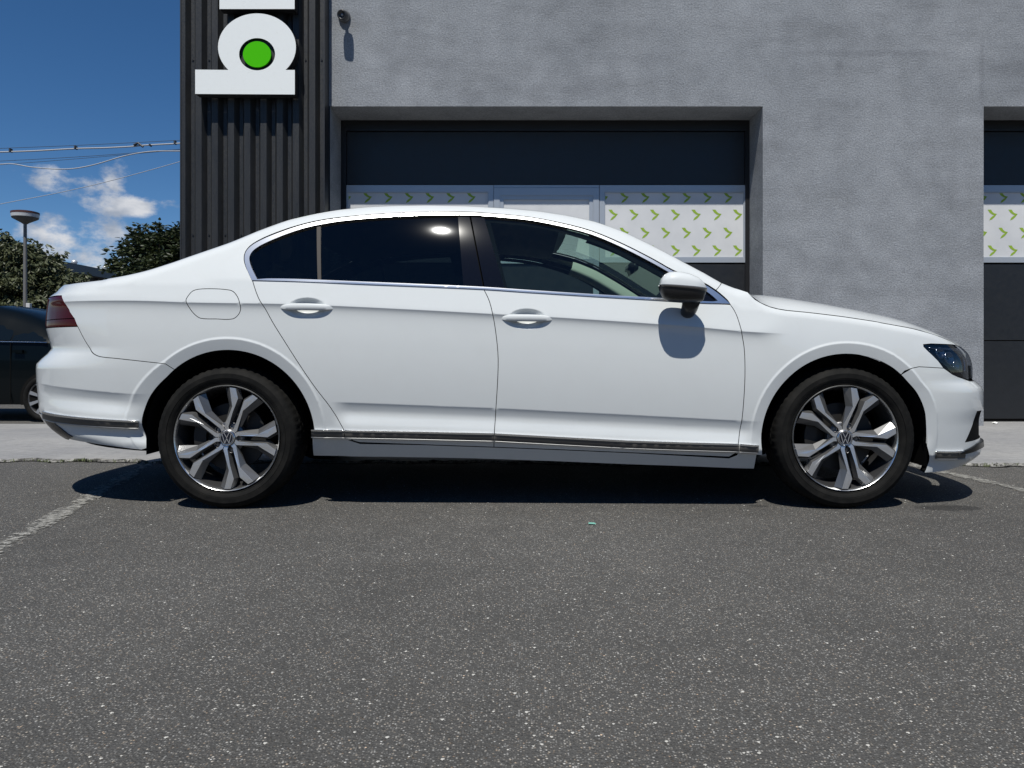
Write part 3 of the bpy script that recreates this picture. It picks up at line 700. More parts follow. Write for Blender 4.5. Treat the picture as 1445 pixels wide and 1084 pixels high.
def catmull(pts, n=4, closed=False, corner=35):
    """smooth curve through the points, keeping corners sharper than `corner` degrees"""
    P = [np.array(p, float) for p in pts]; N = len(P); out = []
    def sharp(i):
        if not closed and i in (0, N-1): return True
        a, b = P[i]-P[i-1], P[(i+1) % N]-P[i]; ca = np.dot(a, b)/(np.linalg.norm(a)*np.linalg.norm(b)+1e-12)
        return math.degrees(math.acos(max(-1, min(1, ca)))) > corner
    for i in range(N if closed else N-1):
        p1, p2 = P[i], P[(i+1) % N]
        t1 = (p2-p1) if sharp(i) else (p2-P[i-1])/2; t2 = (p2-p1) if sharp((i+1) % N) else (P[(i+2) % N]-p1)/2
        L = np.linalg.norm(p2-p1); t1 = t1/(np.linalg.norm(t1)+1e-12)*L; t2 = t2/(np.linalg.norm(t2)+1e-12)*L
        for k in range(n):
            s = k/n; out.append(tuple((2*s**3-3*s*s+1)*p1+(s**3-2*s*s+s)*t1+(-2*s**3+3*s*s)*p2+(s**3-s*s)*t2))
    if not closed: out.append(tuple(P[-1]))
    return out
def inset(loop, d):
    P = np.array(loop); A_ = .5*np.sum(P[:, 0]*np.roll(P[:, 1], -1)-np.roll(P[:, 0], -1)*P[:, 1]); sg = 1 if A_ > 0 else -1
    a = P-np.roll(P, 1, 0); b = np.roll(P, -1, 0)-P
    na = np.stack([-a[:, 1], a[:, 0]], 1)*sg; nb = np.stack([-b[:, 1], b[:, 0]], 1)*sg
    na /= np.linalg.norm(na, axis=1, keepdims=True)+1e-12; nb /= np.linalg.norm(nb, axis=1, keepdims=True)+1e-12
    n_ = na+nb; L = np.linalg.norm(n_, axis=1, keepdims=True)+1e-9; n_ /= L; k = 1/np.clip(L/2, .5, 1)
    return P+n_*d*k
car = empty('parked_car', (X0C, YC, 0)); tag(car, 'white four-door saloon parked side on in front of the garage, nose to the right', 'car')
LINES = []     # extra sampling lines (u, z arrays) near creases
def add_lines():
    u = np.arange(-2.3, 1.25, .02)
    for o_ in (-.09,-.06,-.04,-.026,-.016,-.009,-.004,-.001,.0012,.006,.02): LINES.append((u, il(u, L_crease)+o_))
    u = np.arange(-1.0, 1.06, .02)
    for o_ in (.004,-.002,-.008,-.016,-.03,-.045,-.065,-.09,-.11): LINES.append((u, il(u, L_low)+o_))
    u = np.arange(-3.0, -1.7, .02)
    for o_ in (.004,-.002,-.008,-.016,-.03,-.045,-.065,-.09,-.11): LINES.append((u, il(u, L_lowr)+o_))
    for (xa, za, rl, ro) in ARCH:
        th = np.linspace(-.2, PI+.2, 90)
        for r in (ro+.003, ro-.002, ro-.007, ro-.013, ro-.016, ro-.03): LINES.append((xa+r*np.cos(th), za+r*np.sin(th)))
    for e in (.003,.010,.020,.032,.045,.058): LINES.append((ZT_u, ZT_z-e))
add_lines()
def panel(name, loop, m, parent=None, holes=(), gap=.0016, off=0., flange=.016, step=.022, lines=True, side='near', mi_fn=None, extra=None):
    """one skin panel cut out of the side surface: triangulated in (u, z), lifted on to it, edges folded inward"""
    loops = [inset(resamp(loop, .014), gap)]+[inset(resamp(h, .012), -gap) for h in holes]
    pts = []; edges = []
    for l in loops:
        b = len(pts); pts += [tuple(p) for p in l]; edges += [(b+i, b+(i+1) % len(l)) for i in range(len(l))]
    nb = len(pts); O = np.array(loops[0]); lo, hi = O.min(0), O.max(0)
    gu, gzz = np.meshgrid(np.arange(lo[0]+step*.5, hi[0], step), np.arange(lo[1]+step*.5, hi[1], step)); cand = [np.stack([gu.ravel(), gzz.ravel()], 1)]
    if extra is not None: cand = [extra]+cand
    cand = np.concatenate(cand); m_ = (cand > lo).all(1) & (cand < hi).all(1); cand = cand[m_]
    ok = inpoly(cand, O)
    for l in loops[1:]: ok &= ~inpoly(cand, np.array(l))
    cand = cand[ok]
    # thin out: keep a candidate only if its cell is free and it is not on top of the boundary
    cell = {}; keep = []
    B_ = np.array(pts)
    for p in B_: cell[(int(p[0]/.0055), int(p[1]/.0018))] = 1; 
    for p in B_:
        for a_ in (-1, 0, 1):
            for b_ in (-1, 0, 1): cell[(int(p[0]/.0055)+a_, int(p[1]/.0018)+b_)] = 1
    if lines:
        for (lu, lz) in LINES:
            lp = np.stack([lu, lz], 1); ok1 = (lp > lo).all(1) & (lp < hi).all(1); 
            if not ok1.any(): continue
            idx = np.nonzero(ok1)[0]; okp = inpoly(lp[idx], O)
            for l in loops[1:]: okp &= ~inpoly(lp[idx], np.array(l))
            prev = None
            for i_, g_ in zip(idx, okp):
                p = lp[i_]; k = (int(p[0]/.0055), int(p[1]/.0018)); k2 = ('l', int(p[0]/.003), int(p[1]/.0009))
                if not g_ or (k in cell and cell[k] == 1) or k2 in cell: prev = None; continue
                cell[k] = 2; cell[k2] = 1; keep.append(tuple(p)); n_ = nb+len(keep)-1
                if prev is not None and prev[0] == i_-1: edges.append((prev[1], n_))
                prev = (i_, n_)
    for p in cand:
        k = (int(p[0]/.0055), int(p[1]/.0018))
        if k in cell: continue
        cell[k] = 1; keep.append(tuple(p))
    allp = [Vector(p) for p in pts+keep]
    r = delaunay_2d_cdt(allp, edges, [], 0, 1e-7)
    V2 = np.array([tuple(v) for v in r[0]]); F = [tuple(f) for f in r[2]]
    cen = np.array([V2[list(f)].mean(0) for f in F]); ok = inpoly(cen, O)
    for l in loops[1:]: ok &= ~inpoly(cen, np.array(l))
    F = [f for f, k in zip(F, ok) if k]
    P3 = S(V2[:, 0], V2[:, 1]); N3 = NRM(V2[:, 0], V2[:, 1]); P3 = P3+N3*off
    vs = P3.tolist(); ns = N3.tolist(); nf0 = len(F)
    if flange:
        for l in loops:
            l = np.array(l); a = S(l[:, 0], l[:, 1]); n_ = NRM(l[:, 0], l[:, 1]); a = a+n_*off; n = len(l)
            l2 = inset([tuple(p) for p in l], .0012)
            e = a-np.roll(a, 1, 0)+np.roll(a, -1, 0)-a; e /= np.linalg.norm(e, axis=1, keepdims=True)+1e-12; ed = np.cross(e, n_)
            # orient outward in the sheet
            tst = np.stack([l2[:, 0]-l[:, 0], l2[:, 1]-l[:, 1]], 1); P_in = S(l2[:, 0], l2[:, 1])+n_*off-a
            sg = -np.sign(np.sum(ed*P_in, 1, keepdims=True)+1e-15); ed = ed*sg
            b = len(vs); vs += a.tolist()+(a-n_*flange*.25+ed*0).tolist()+(a-n_*flange).tolist(); ns += ((n_+ed)/1.414).tolist()+ed.tolist()+ed.tolist()
            F += [(b+i, b+(i+1) % n, b+n+(i+1) % n, b+n+i) for i in range(n)]+[(b+n+i, b+n+(i+1) % n, b+2*n+(i+1) % n, b+2*n+i) for i in range(n)]
    nfl = len(F)-nf0
    # consistent outward winding
    V3 = np.array(vs); N_ = np.array(ns); F2 = []
    for f in F:
        c_ = np.cross(V3[f[1]]-V3[f[0]], V3[f[2]]-V3[f[0]]); F2.append(f if np.dot(c_, N_[list(f)].mean(0)) >= 0 else f[::-1])
    F = F2
    dark_edge = m is M['paint']; mm = [m, M['dark']] if dark_edge else m  # folded edges of painted panels coloured black: shade of the narrow gaps
    def mk(vs, ns, F, nm):
        me = bpy.data.meshes.new(nm); me.from_pydata(vs, [], F)
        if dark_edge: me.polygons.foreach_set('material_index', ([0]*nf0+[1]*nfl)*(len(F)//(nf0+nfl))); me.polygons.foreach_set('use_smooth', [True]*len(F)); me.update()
        ns = [Vector(n).normalized() for n in ns]; me.normals_split_custom_set_from_vertices(ns); return me
    if side == 'near': return link(name, mk(vs, ns, F, name), mm, parent or car)
    if side == 'far': return link(name, mk([(x, -y, z) for x, y, z in vs], [(x, -y, z) for x, y, z in ns], [f[::-1] for f in F], name), mm, parent or car)
    if side == 'both':
        k = len(vs); v2 = [(x, -y, z) for x, y, z in vs]; n2 = [(x, -y, z) for x, y, z in ns]
        return link(name, mk(vs+v2, ns+n2, F+[tuple(i+k for i in f[::-1]) for f in F], name), mm, parent or car)
    if side == 'pair':
        a = link(name, mk(vs, ns, F, name), mm, parent or car)
        v2 = [(x, -y, z) for x, y, z in vs]; n2 = [(x, -y, z) for x, y, z in ns]
        b = link(name, mk(v2, n2, [f[::-1] for f in F], name), mm, parent or car)
        return a
# -------- traced outlines (photo pixels)
def arc_pts(i, px_from, px_to, n=26):
    xa, za, rl, ro = ARCH[i]
    return [('uz', xa+rl*math.cos(a), za+rl*math.sin(a)) for a in np.linspace(px_from, px_to, n)]
LB = UZ([(356.4,396),(430,397.6),(504,400.8),(604,404.8),(682.7,408.3)]); LB2 = UZ([(682.7,408.3),(740,412.2),(805,416.3),(867,420),(930,423.4),(985,427),(1030.6,430)])
RD = catmull(UZ([(356.4,396),(360,408),(365,421),(373.8,435),(384,453.5),(400,479.3),(429.7,525.4),(447,550),(466.6,575.4),(486.5,608.6),(492,616),(498,621.5),(508,624.4)]), 3)
DM = catmull(UZ([(682.7,408.3),(690.5,425),(696.3,448.6),(700.7,477.7),(703,506.7),(702,541.6),(699.6,580),(697.6,611),(697,631)]), 3)
FD = catmull(UZ([(1030.6,430),(1036,438),(1040.8,448.6),(1046.6,469),(1050,490),(1051.3,520),(1050.5,550),(1046.6,595),(1042,625),(1037,640),(1029,644.8)]), 3)
BUMP_R = catmull(UZ([(109.8,461),(122,484),(129,495.5),(136,501.5),(145,504),(165,506),(189.5,508.7),(215,511.5),(238.5,514.2)]), 4, corner=60)
def ang(i, p): xa, za, _, _ = ARCH[i]; return math.atan2(p[1]-za, p[0]-xa)
aR1 = ang(0, BUMP_R[-1])                                   # bumper line meets the rear arch
aR0 = math.radians(-7); aRb = math.radians(180+8)
BUMP_F = UZ([(1276.7,523.4),(1286,520),(1296.6,517.7),(1310,518.3),(1331.5,519.7)])
aF1 = ang(1, BUMP_F[0])
Rarc_front = arc_pts(0, aR1, math.radians(2), 40)
Rarc_rear = arc_pts(0, math.radians(183), aR1, 20)
# quarter panel with C pillar, roof rail and A pillar frame
T_line = [(float(a), float(b)) for a, b in zip(ZT_u, ZT_z)]
u_cowl = float(UZ([(1019,400.5)])[0][0]); iT = [i for i, p in enumerate(T_line) if p[0] < u_cowl]
zdeck = T_line[0][1]
T_frame = [p for p in T_line if p[0] < u_cowl and p[0] > -2.05]
WIN_OUT_PX = [(356.0,395.2),(351.5,386),(347,376.5),(344.6,368),(344.8,360),(348,352.5),(355,345.3),(366,338.6),(380,332),(404.7,322.8),(424,317),(442,312.6),(461,309.2),(479.5,306.8),(516.8,303.4),(554,301.2),(604,299.4),(629,298.9),(662.6,299.2),(703.6,302.2),(747,306.4),(790.8,314.4),(834.4,325.6),(878,343.5),(921.6,365.4),(950.7,381.6),(994,399.5),(1012,411),(1026,423),(1030.6,429.5)]
WO = catmull(UZ(WIN_OUT_PX), 3, corner=50)
zt_l = lambda u: float(np.interp(u, [p[0] for p in sorted(L_trim)], [p[1] for p in sorted(L_trim)]))
LIGHT_T = UZ([(86.8,417.2)])[0]; LIGHT_B = UZ([(109.8,461)])[0]
LM = UZ([(97.5,437.5),(98.5,440.5),(103.5,448),(105,449.5)])
zlt, zlb = LIGHT_T[1], LIGHT_B[1]
UQ = -2.30     # where the quarter panel ends round the corner, lamp and boot lid beyond
print('light', LIGHT_T, LIGHT_B, 'UR', UR, 'UF', UF, 'T0', T_line[0], T_line[-1])
quarter = [('uz', *LIGHT_B)]+[('uz', *p) for p in LM[::-1]]+[('uz', *LIGHT_T), ('uz', LIGHT_T[0]-.05, zlt+.002), ('uz', UQ-.09, zlt+.003), ('uz', UQ-.09, float(np.interp(UQ-.09, ZT_u, ZT_z))-.002)]
quarter = [(q[1], q[2]) for q in quarter]
quarter += [p for p in T_line if UQ-.09 < p[0] < u_cowl-.004]
aj = UZ([(1019,400.9),(1010.5,409.6)])
quarter += [(float(aj[0][0]), float(np.interp(aj[0][0], ZT_u, ZT_z))), aj[1]]
quarter += [p for p in WO[::-1] if p[0] < aj[1][0]-.005]
quarter += RD[1:-1:1]
quarter = [p for p in quarter]
# dog leg below: stop at the trim line, follow it back to the arch
zt0 = zt_l(RD[-8][0])
cutz = lambda p: p[1] > zt_l(p[0])-.055
quarter = [p for p in quarter if cutz(p) or p[0] < -1.9]
last = [p for p in RD if cutz(p)][-1]
xa, za, rl, ro = ARCH[0]
a_end = math.asin((zt_l(xa+rl)-.055-za)/rl)
quarter += [(xa+rl+.0, zt_l(xa+rl)-.055)] if False else []
quarter += [(q[1], q[2]) for q in arc_pts(0, a_end, aR1, 44)]
quarter += [p for p in BUMP_R[::-1][1:-1]]
FLAP = catmull(UZ([(262.4,424.5),(266,417),(271.7,411),(280,408.3),(300,407.6),(319,408.8),(329,411.5),(336.5,422),(339.6,434.4),(336.5,444),(328,450.2),(305,450.2),(284,449.4),(276.7,445.5),(269,437)]), 4, closed=True, corner=80)
panel('body_side', quarter, M['paint'], holes=[FLAP], side='pair', flange=.032)
panel('fuel_flap', FLAP, M['paint'], lines=True, side='near')
# doors
H1 = UZ([(433,434.5)])[0]; H2 = UZ([(743.5,450)])[0]
HAND += [(H1[0], H1[1], .086, .046, .030), (H2[0], H2[1], .086, .046, .030)]
def dense(h): return np.concatenate([np.stack([h[0]+.086*r*np.cos(a_), h[1]+.046*r*np.sin(a_)], 1) for r in (1.06, 1., .94, .85, .72, .55, .35, .1) for a_ in [np.linspace(0, 2*PI, 56)[:-1]]])
BR = UZ([(508,624.4),(600,627.6),(697,631)]); BF = UZ([(697,631),(800,635),(900,639.3),(1029,644.8)])
rear_door = LB[::1]+DM[1:]+BR[::-1][1:]+RD[::-1][1:-1]
front_door = LB2+FD[1:]+BF[::-1][1:]+DM[::-1][1:-1]
panel('rear_door', rear_door, M['paint'], side='pair', extra=dense(H1))
panel('front_door', front_door, M['paint'], side='pair', extra=dense(H2))
# front wing
hood_line = [p for p in T_line if p[0] > UZ([(1060,416)])[0][0]]
HL = UZ([(1303,486.2),(1303.5,489.5),(1310,496),(1324,509.5),(1334,516.8)])
xa, za, rl, ro = ARCH[1]
a_f0 = math.pi-math.asin((zt_l(xa-rl)-.055-za)/rl)
FDu = [p for p in FD if cutz(p)]
u_h = UZ([(1046.6,408.4),(1055,412.6)])
wing = FD[:len(FDu)][::-1]+[p for p in WO[::-1] if p[0] > aj[1][0]+.005][1:]+[aj[1], (float(aj[0][0]), float(np.interp(aj[0][0], ZT_u, ZT_z)))]+[(p[0], p[1]) for p in T_line if aj[0][0]+.004 < p[0] < u_h[1][0]]
HLtop = UZ([(1303,486.2),(1314,485.2),(1340,486.2),(1353,487.9)])
wing += [p for p in T_line if u_h[1][0] <= p[0] < HLtop[-1][0]-.01]
wing += HLtop[::-1]+HL[1:-1]+[BUMP_F[-1]]+BUMP_F[::-1][1:]
wing += [(q[1], q[2]) for q in arc_pts(1, aF1, a_f0, 46)]
panel('front_wing', wing, M['paint'], side='pair', flange=.032)
# bumpers, both halves in one piece, running round to the centre line
zb_r = UZ([(200,635),(160,630),(127,625.2),(95.2,619)])
Rlow = [(q[1], q[2]) for q in arc_pts(0, math.radians(190), aR1, 24)]
Rlow = [zb_r[0]]+[p for p in Rlow if p[1] > zb_r[0][1]+.01]
rb = Rlow+BUMP_R[::-1][1:-1]+[LIGHT_B, (LIGHT_B[0]-.1, zlb), (UR, zlb), (UR, zb_r[-1][1]+.02)]+[zb_r[3], zb_r[2], zb_r[1]]
panel('rear_bumper', rb, M['paint'], side='both', step=.025, flange=.032)
# rear face: boot lid between the lamps, lamps round the corner
uL = -2.78
ztop_r = float(ZT_z[0])
boot = [(UR, zlb+.004), (uL, zlb+.004), (uL, zlt), (UQ-.09, zlt+.003), (UQ-.09, float(np.interp(UQ-.09, ZT_u, ZT_z))-.002), (UR, ztop_r)]
panel('boot_lid', boot, M['paint'], side='both', step=.03)
lamp_lo = UZ([(110,461),(105.3,449.9)])
zsp = lamp_lo[1][1]
up = [LIGHT_T, (LIGHT_T[0]-.05, zlt+.002), (UQ-.09, zlt+.003), (uL, zlt), (uL, zsp), (lamp_lo[1][0]-.02, zsp), LM[3], LM[2], LM[1], LM[0]]
up = [LIGHT_T, (uL, zlt), (uL, zsp), LM[3], LM[2], LM[1], LM[0]]
lo_ = [LM[3], (uL, zsp), (uL, zlb+.003), LIGHT_B]
panel('tail_light', up, M['red'], side='pair', gap=.002, lines=False)
panel('reflector', lo_, M['red'], side='pair', gap=.002, lines=False)
# front bumper with side intake
INT = UZ([(1378.8,580.5),(1372.6,599),(1362,624),(1369,623.5),(1376,621)])
zf_b = UZ([(1304,667.5),(1320,666.5),(1334,664.5)])
HLb = UZ([(1334,516.8),(1344,528.5),(1352,532)])
zHLb = HLb[-1][1]
Flow = [(q[1], q[2]) for q in arc_pts(1, math.radians(-4), aF1, 26)]
print('INT', INT, 'zf', zf_b, 'HLb', HLb)
intake = [INT[0], (INT[0][0]+.10, INT[0][1]-.002), (UF-.02, INT[0][1]-.002), (UF-.02, INT[2][1]+.01), (INT[2][0]+.15, INT[2][1]+.004), INT[2], INT[1]]
fb = [zf_b[0]]+[p for p in Flow if p[1] > zf_b[0][1]+.004]+BUMP_F[1:]+HLb[1:]+[(HLb[-1][0]+.12, zHLb-.022), (UF, zHLb-.03), (UF, zf_b[-1][1]+.0), (zf_b[-1][0]+.25, zf_b[-1][1]+.02), zf_b[-1], zf_b[1]]
panel('front_bumper', fb, M['paint'], holes=[intake], side='both', step=.022, flange=.032)
panel('air_intake', intake, M['dark'], side='both', off=-.005, flange=0, gap=-.01, lines=False)
# headlamp: smoked cover over dark housing with reflector barrels
hl = [HLtop[0], HLtop[1], HLtop[2], HLtop[3], (HLtop[3][0]+.10, HLtop[3][1]-.012), (HLb[-1][0]+.26, zHLb+.035), (HLb[-1][0]+.24, zHLb-.01), (HLb[-1][0]+.1, zHLb-.016)]+HLb[::-1]+HL[1:4][::-1]
panel('headlight', hl, M['glass_clear'], side='pair', flange=.0, gap=.0022, lines=False)
panel('headlight_housing', hl, M['gloss_black'], side='pair', off=-.020, flange=0, gap=-.01, lines=False)
panel('grille', [(HLb[-1][0]+.26, zHLb+.05), (UF, zHLb+.05), (UF, zHLb-.03), (HLb[-1][0]+.26, zHLb-.022)], M['black'], side='both', off=-.006, flange=0, lines=False)
# sill
SL = UZ([(442,644.3),(550,646),(661,648),(780,652),(883,656.3),(980,659.6),(1064.5,662.6)])
xa0, za0, rl0, _ = ARCH[0]; xa1, za1, rl1, _ = ARCH[1]
s_top = [(xa0+rl0-.0, zt_l(xa0+rl0)-.058)]+[(p[0], p[1]) for p in RD if p[0] > 0][:0]
st0 = UZ([(440,618.3),(490,621.3),(508,627)]); st1 = UZ([(1029,647.5),(1040,643),(1045,636.5),(1069,637.8)])
sill = SL+[st1[3], st1[2], st1[1], st1[0]]+[(p[0], p[1]-.004) for p in (BR+BF[1:])[::-1][1:-1]]+[st0[2], st0[1], st0[0]]
panel('sill', sill, M['paint'], side='pair', off=-.004)
# dark inner shell so that panel gaps read black
inner = [(q[1], q[2]) for q in arc_pts(0, math.radians(188), math.radians(-8), 40)]
low_b = [(UR, .30), (-2.0, .285)]
ish = [(UR, .27), (xa0-rl0-.01, .25)]+inner[1:-1]+[(xa0+rl0+.03, .305), (xa1-rl1-.03, .27)]+[(q[1], q[2]) for q in arc_pts(1, math.radians(188), math.radians(-8), 40)][1:-1]+[(xa1+rl1+.01, .2), (UF, .2), (UF, zHLb)]
ish += [(1.95, .70), (1.62, .79), (1.1, .86), (.98, il(.98, L_belt)-.02)]+[(float(u), float(il(u, L_belt))-.02) for u in np.arange(.9, -1.2, -.1)]+[(-1.25, .93), (UR, .93)]
panel('inner_shell', ish, M['dark'], side='both', off=-.020, flange=0, gap=0, step=.05, lines=False)
for o in car.children:
    if o.name.startswith('inner_shell') and False: pass

# chrome window surround, seals, panes, pillars
BELT = LB+LB2[1:]
DLO = WO+BELT[::-1][1:-1]
def shrink(loop, px): return [tuple(p) for p in inset(resamp(loop, .01), px/317)]
dl = resamp(DLO, .01)
ring1 = shrink(DLO, 1.6); 
# chrome band runs wider along the top and the rear corner
def bandw(p, n_):
    return 0
C_in_px = [(363.5,394.6),(358,384),(354.2,375),(352.3,367),(353,361.5),(357,355),(364,349.5),(372,345),(386,338.6),(404.7,331),(424,324.4),(442,319.7),(461,316),(479.5,313),(516.8,309.2),(554,306.6),(604,304.5),(629,304),(662.6,304.2),(703.6,307),(747,311.5),(790.8,320),(834.4,331.6),(878,350),(921.6,372.4),(950.7,388.6),(985,404.8),(1001,415),(1012.5,425),(1005,426),(985,425),(930,420.9),(867,417.4),(805,413.6),(740,409.4),(682.7,405.5),(604,401.9),(504,397.7),(430,394.6),(380,393.6)]
C_out_px = [(355.8,396.0),(351.7,387.2),(347.8,377.8),(345.6,369),(345.8,360.8),(349,353.6),(356,346.8),(366.6,340.6),(380.6,334.2),(405,325.2),(424,319.2),(442,314.8),(461,311.3),(479.5,308.8),(516.8,305.2),(554,303),(604,301),(629,300.5),(662.6,300.8),(703.6,303.8),(747,308),(790.8,316.2),(834.4,327.6),(878,345.6),(921.6,367.6),(950.7,384),(994,402.4),(1011,413.2),(1024.4,424.3),(1030,429.2),(985,427.6),(930,424),(867,420.5),(805,416.7),(740,412.6),(682.7,408.7),(604,405.2),(504,401.2),(430,398)]
CO = catmull(UZ(C_out_px), 3, closed=True, corner=50); CI = catmull(UZ(C_in_px), 3, closed=True, corner=50)
panel('window_seal', [tuple(p) for p in inset(resamp(DLO, .01), -.001)], M['seal'], holes=[[tuple(p) for p in inset(resamp(CI, .01), -.0)]], side='pair', off=-.006, gap=0, flange=0, lines=False, step=.05)
panel('window_trim', CO, M['chrome'], holes=[CI], side='pair', off=.0045, gap=.0002, flange=.014, lines=False, step=.05)
gin = [tuple(p) for p in inset(resamp(CI, .008), .0)]
def sub(loop, lo_fn, hi_fn):
    """part of a loop between two slanted lines u = a + b*z (photo traced)"""
    P = [tuple(p) for p in loop]
    for fn, sg in ((lo_fn, 1), (hi_fn, -1)):
        if fn is None: continue
        o = []
        for i in range(len(P)):
            p, r = P[i], P[(i+1) % len(P)]; a, b = (p[0]-fn(p[1]))*sg, (r[0]-fn(r[1]))*sg
            if a >= 0: o.append(p)
            if a*b < 0: k = a/(a-b); o.append((p[0]+(r[0]-p[0])*k, p[1]+(r[1]-p[1])*k))
        P = o
    return P
def slant(p, q):
    (u0, z0), (u1, z1) = UZ([p, q]); return lambda z: u0+(u1-u0)*(z-z0)/(z1-z0)
s1 = slant((446.5,320), (447.8,396)); s1b = slant((452.5,319), (453.2,396)); s2 = slant((646.2,305), (653.8,404)); s3 = slant((662.2,303), (682.0,406)); s3b = slant((664.2,303), (684.0,406)); s4 = slant((683.4,307), (712.6,408)); s5 = slant((961,393), (969,424)); s5b = slant((967,398), (975,424))
panel('rear_window', sub(gin, s1b, s2), M['glass_rear'], side='pair', off=-.008, flange=0, gap=0, lines=False, step=.04)
panel('quarter_window', sub(gin, None, s1), M['glass_rear'], side='pair', off=-.008, flange=0, gap=0, lines=False, step=.04)
panel('window_divider', sub(gin, s1, s1b), M['divider'], side='pair', off=-.003, flange=.01, gap=.0006, lines=False, step=.04)
panel('pillar_cover', sub(gin, s2, s3), M['gloss_black'], side='pair', off=-.004, flange=.01, gap=.0004, lines=False, step=.04)
panel('pillar_cover', sub(gin, s3b, s4), M['gloss_black'], side='pair', off=-.004, flange=.01, gap=.0004, lines=False, step=.04)
panel('front_window', sub(gin, s4, s5), M['glass'], side='pair', off=-.008, flange=0, gap=0, lines=False, step=.04)
panel('mirror_triangle', sub(gin, s5, None), M['gloss_black'], side='pair', off=-.006, flange=.006, gap=0, lines=False, step=.04)
# dark printed border round the inside of the panes
GI = [tuple(p) for p in inset(resamp(CI, .01), .012)]
fw = sub(gin, s4, s5)
def border(loop, w, top=None):
    return [tuple(p) for p in inset(resamp(loop, .01), w)]
front_in = UZ([(692,311.5),(703.6,312.5),(747,317),(790.8,326),(834.4,339),(860,349.5),(878,358.5),(921.6,382),(950.7,398),(962,405),(968,424),(930,420.4),(867,417),(805,413.2),(740,409),(716,407)])
panel('window_border', fw, M['seal'], holes=[catmull(front_in, 3, closed=True, corner=40)], side='pair', off=-.014, flange=0, gap=0, lines=False, step=.05)

# trim strip: chrome line, dark band, silver line
def strip(name, px0, px1, both=False, tail=None):
    base = [p for p in [(20,574),(58,579.5),(197,593.2),(440,605.5),(570,608),(697,611),(790,616),(883,621),(960,623.7),(1038,626),(1071,628),(1318,636.0),(1344,636.5),(1362,635.5)]]
    xs_ = [px0]+[p[0] for p in base if px0+2 < p[0] < px1-2]+[px1]; f = lambda o: [(x, float(np.interp(x, [b[0] for b in base], [b[1] for b in base]))+o) for x in xs_]
    top, mid, bot, bot2 = (resamp(UZ(f(o)), .04, False) for o in (0, 2.4, 9.9, 11.1))
    if tail: top, mid, bot, bot2 = ([*t_] for t_ in (top, mid, bot, bot2))
    dk = panel(name, mid+bot[::-1], M['satin'], side='both' if both else 'pair', off=.0075, flange=.012, gap=.0002, lines=False, step=.05)
    panel('chrome_line', top+mid[::-1], M['chrome'], side='both' if both else 'pair', off=.0095, flange=.012, gap=.0002, lines=False, step=.05)
    panel('silver_line', bot+bot2[::-1], M['silver'], side='both' if both else 'pair', off=.0095, flange=.012, gap=.0002, lines=False, step=.05)
strip('side_trim', 62, 196)
strip('side_trim', 440.5, 486.6)
strip('side_trim', 487.7, 697.0)
strip('side_trim', 698.1, 1042.2)
strip('side_trim', 1043.4, 1069.5)
strip('side_trim', 1319.6, 1360)
# black blade under the nose and diffuser corner at the tail
bl = UZ([(1360,635.5),(1350,640.5),(1356,645.5)])
M['blade'] = mat('blade_black', (.004,.004,.004), .3, Specular_IOR_Level=.25)
panel('front_blade', [bl[0], (bl[0][0]+.14, bl[0][1]+.022), (UF, bl[0][1]+.02), (UF, bl[0][1]-.008), (bl[0][0]+.14, bl[0][1]-.006), (bl[1][0]+.05, bl[1][1]-.002), bl[1]], M['blade'], side='both', off=.014, flange=.03, gap=0, lines=False, step=.03)
df = UZ([(63,585),(72,591),(80,599),(90,607),(103,616),(98,620)])
panel('diffuser', [(df[0][0], df[0][1])]+df[1:5]+[df[5], (df[5][0]-.1, df[5][1]), (UR, df[5][1]), (UR, df[0][1]-.01), (df[0][0]-.1, df[0][1])], M['gloss_black'], side='both', off=.004, flange=.02, gap=0, lines=False, step=.03)
# headlamp innards
hp = UZ([(1330,497),(1343,505),(1353,515),(1349,497)])
for (u_, z_), r_ in zip(hp[:3], (.030, .034, .026)):
    p = S(u_, z_, -.014); n_ = NRM(u_, z_)
    for sgn in (1, -1):
        mb = MB().lathe([(r_*.2, .005), (r_*.7, .002), (r_*.8, -.004), (r_*.9, -.004), (r_*.9, .004)], 'z', 24, mi=0); o = mb.build('lamp_barrel', M['chrome'], car, True)
        nn = Vector((n_[0], n_[1]*sgn, n_[2])); o.location = (p[0], p[1]*sgn, p[2]); o.rotation_euler = (-nn).to_track_quat('Z', 'Y').to_euler()
for k in range(4):
    a = UZ([(1312+k*5,490.5+k*.5),(1350+k*3,491+k*2),(1362+k*1.5,505+k*2),(1364+k,527)]) if k < 2 else UZ([(1338+k*4,519-k),(1352+k*2,523),(1362,529)])
    c_ = catmull(a, 6); P3 = S(np.array([p[0] for p in c_]), np.array([p[1] for p in c_]), -.010-.001*k)
    for sgn in (1, -1): MB().tube([(x, y*sgn, z) for x, y, z in P3.tolist()], .003, 6).build('light_strip', M['chrome'], car, True)
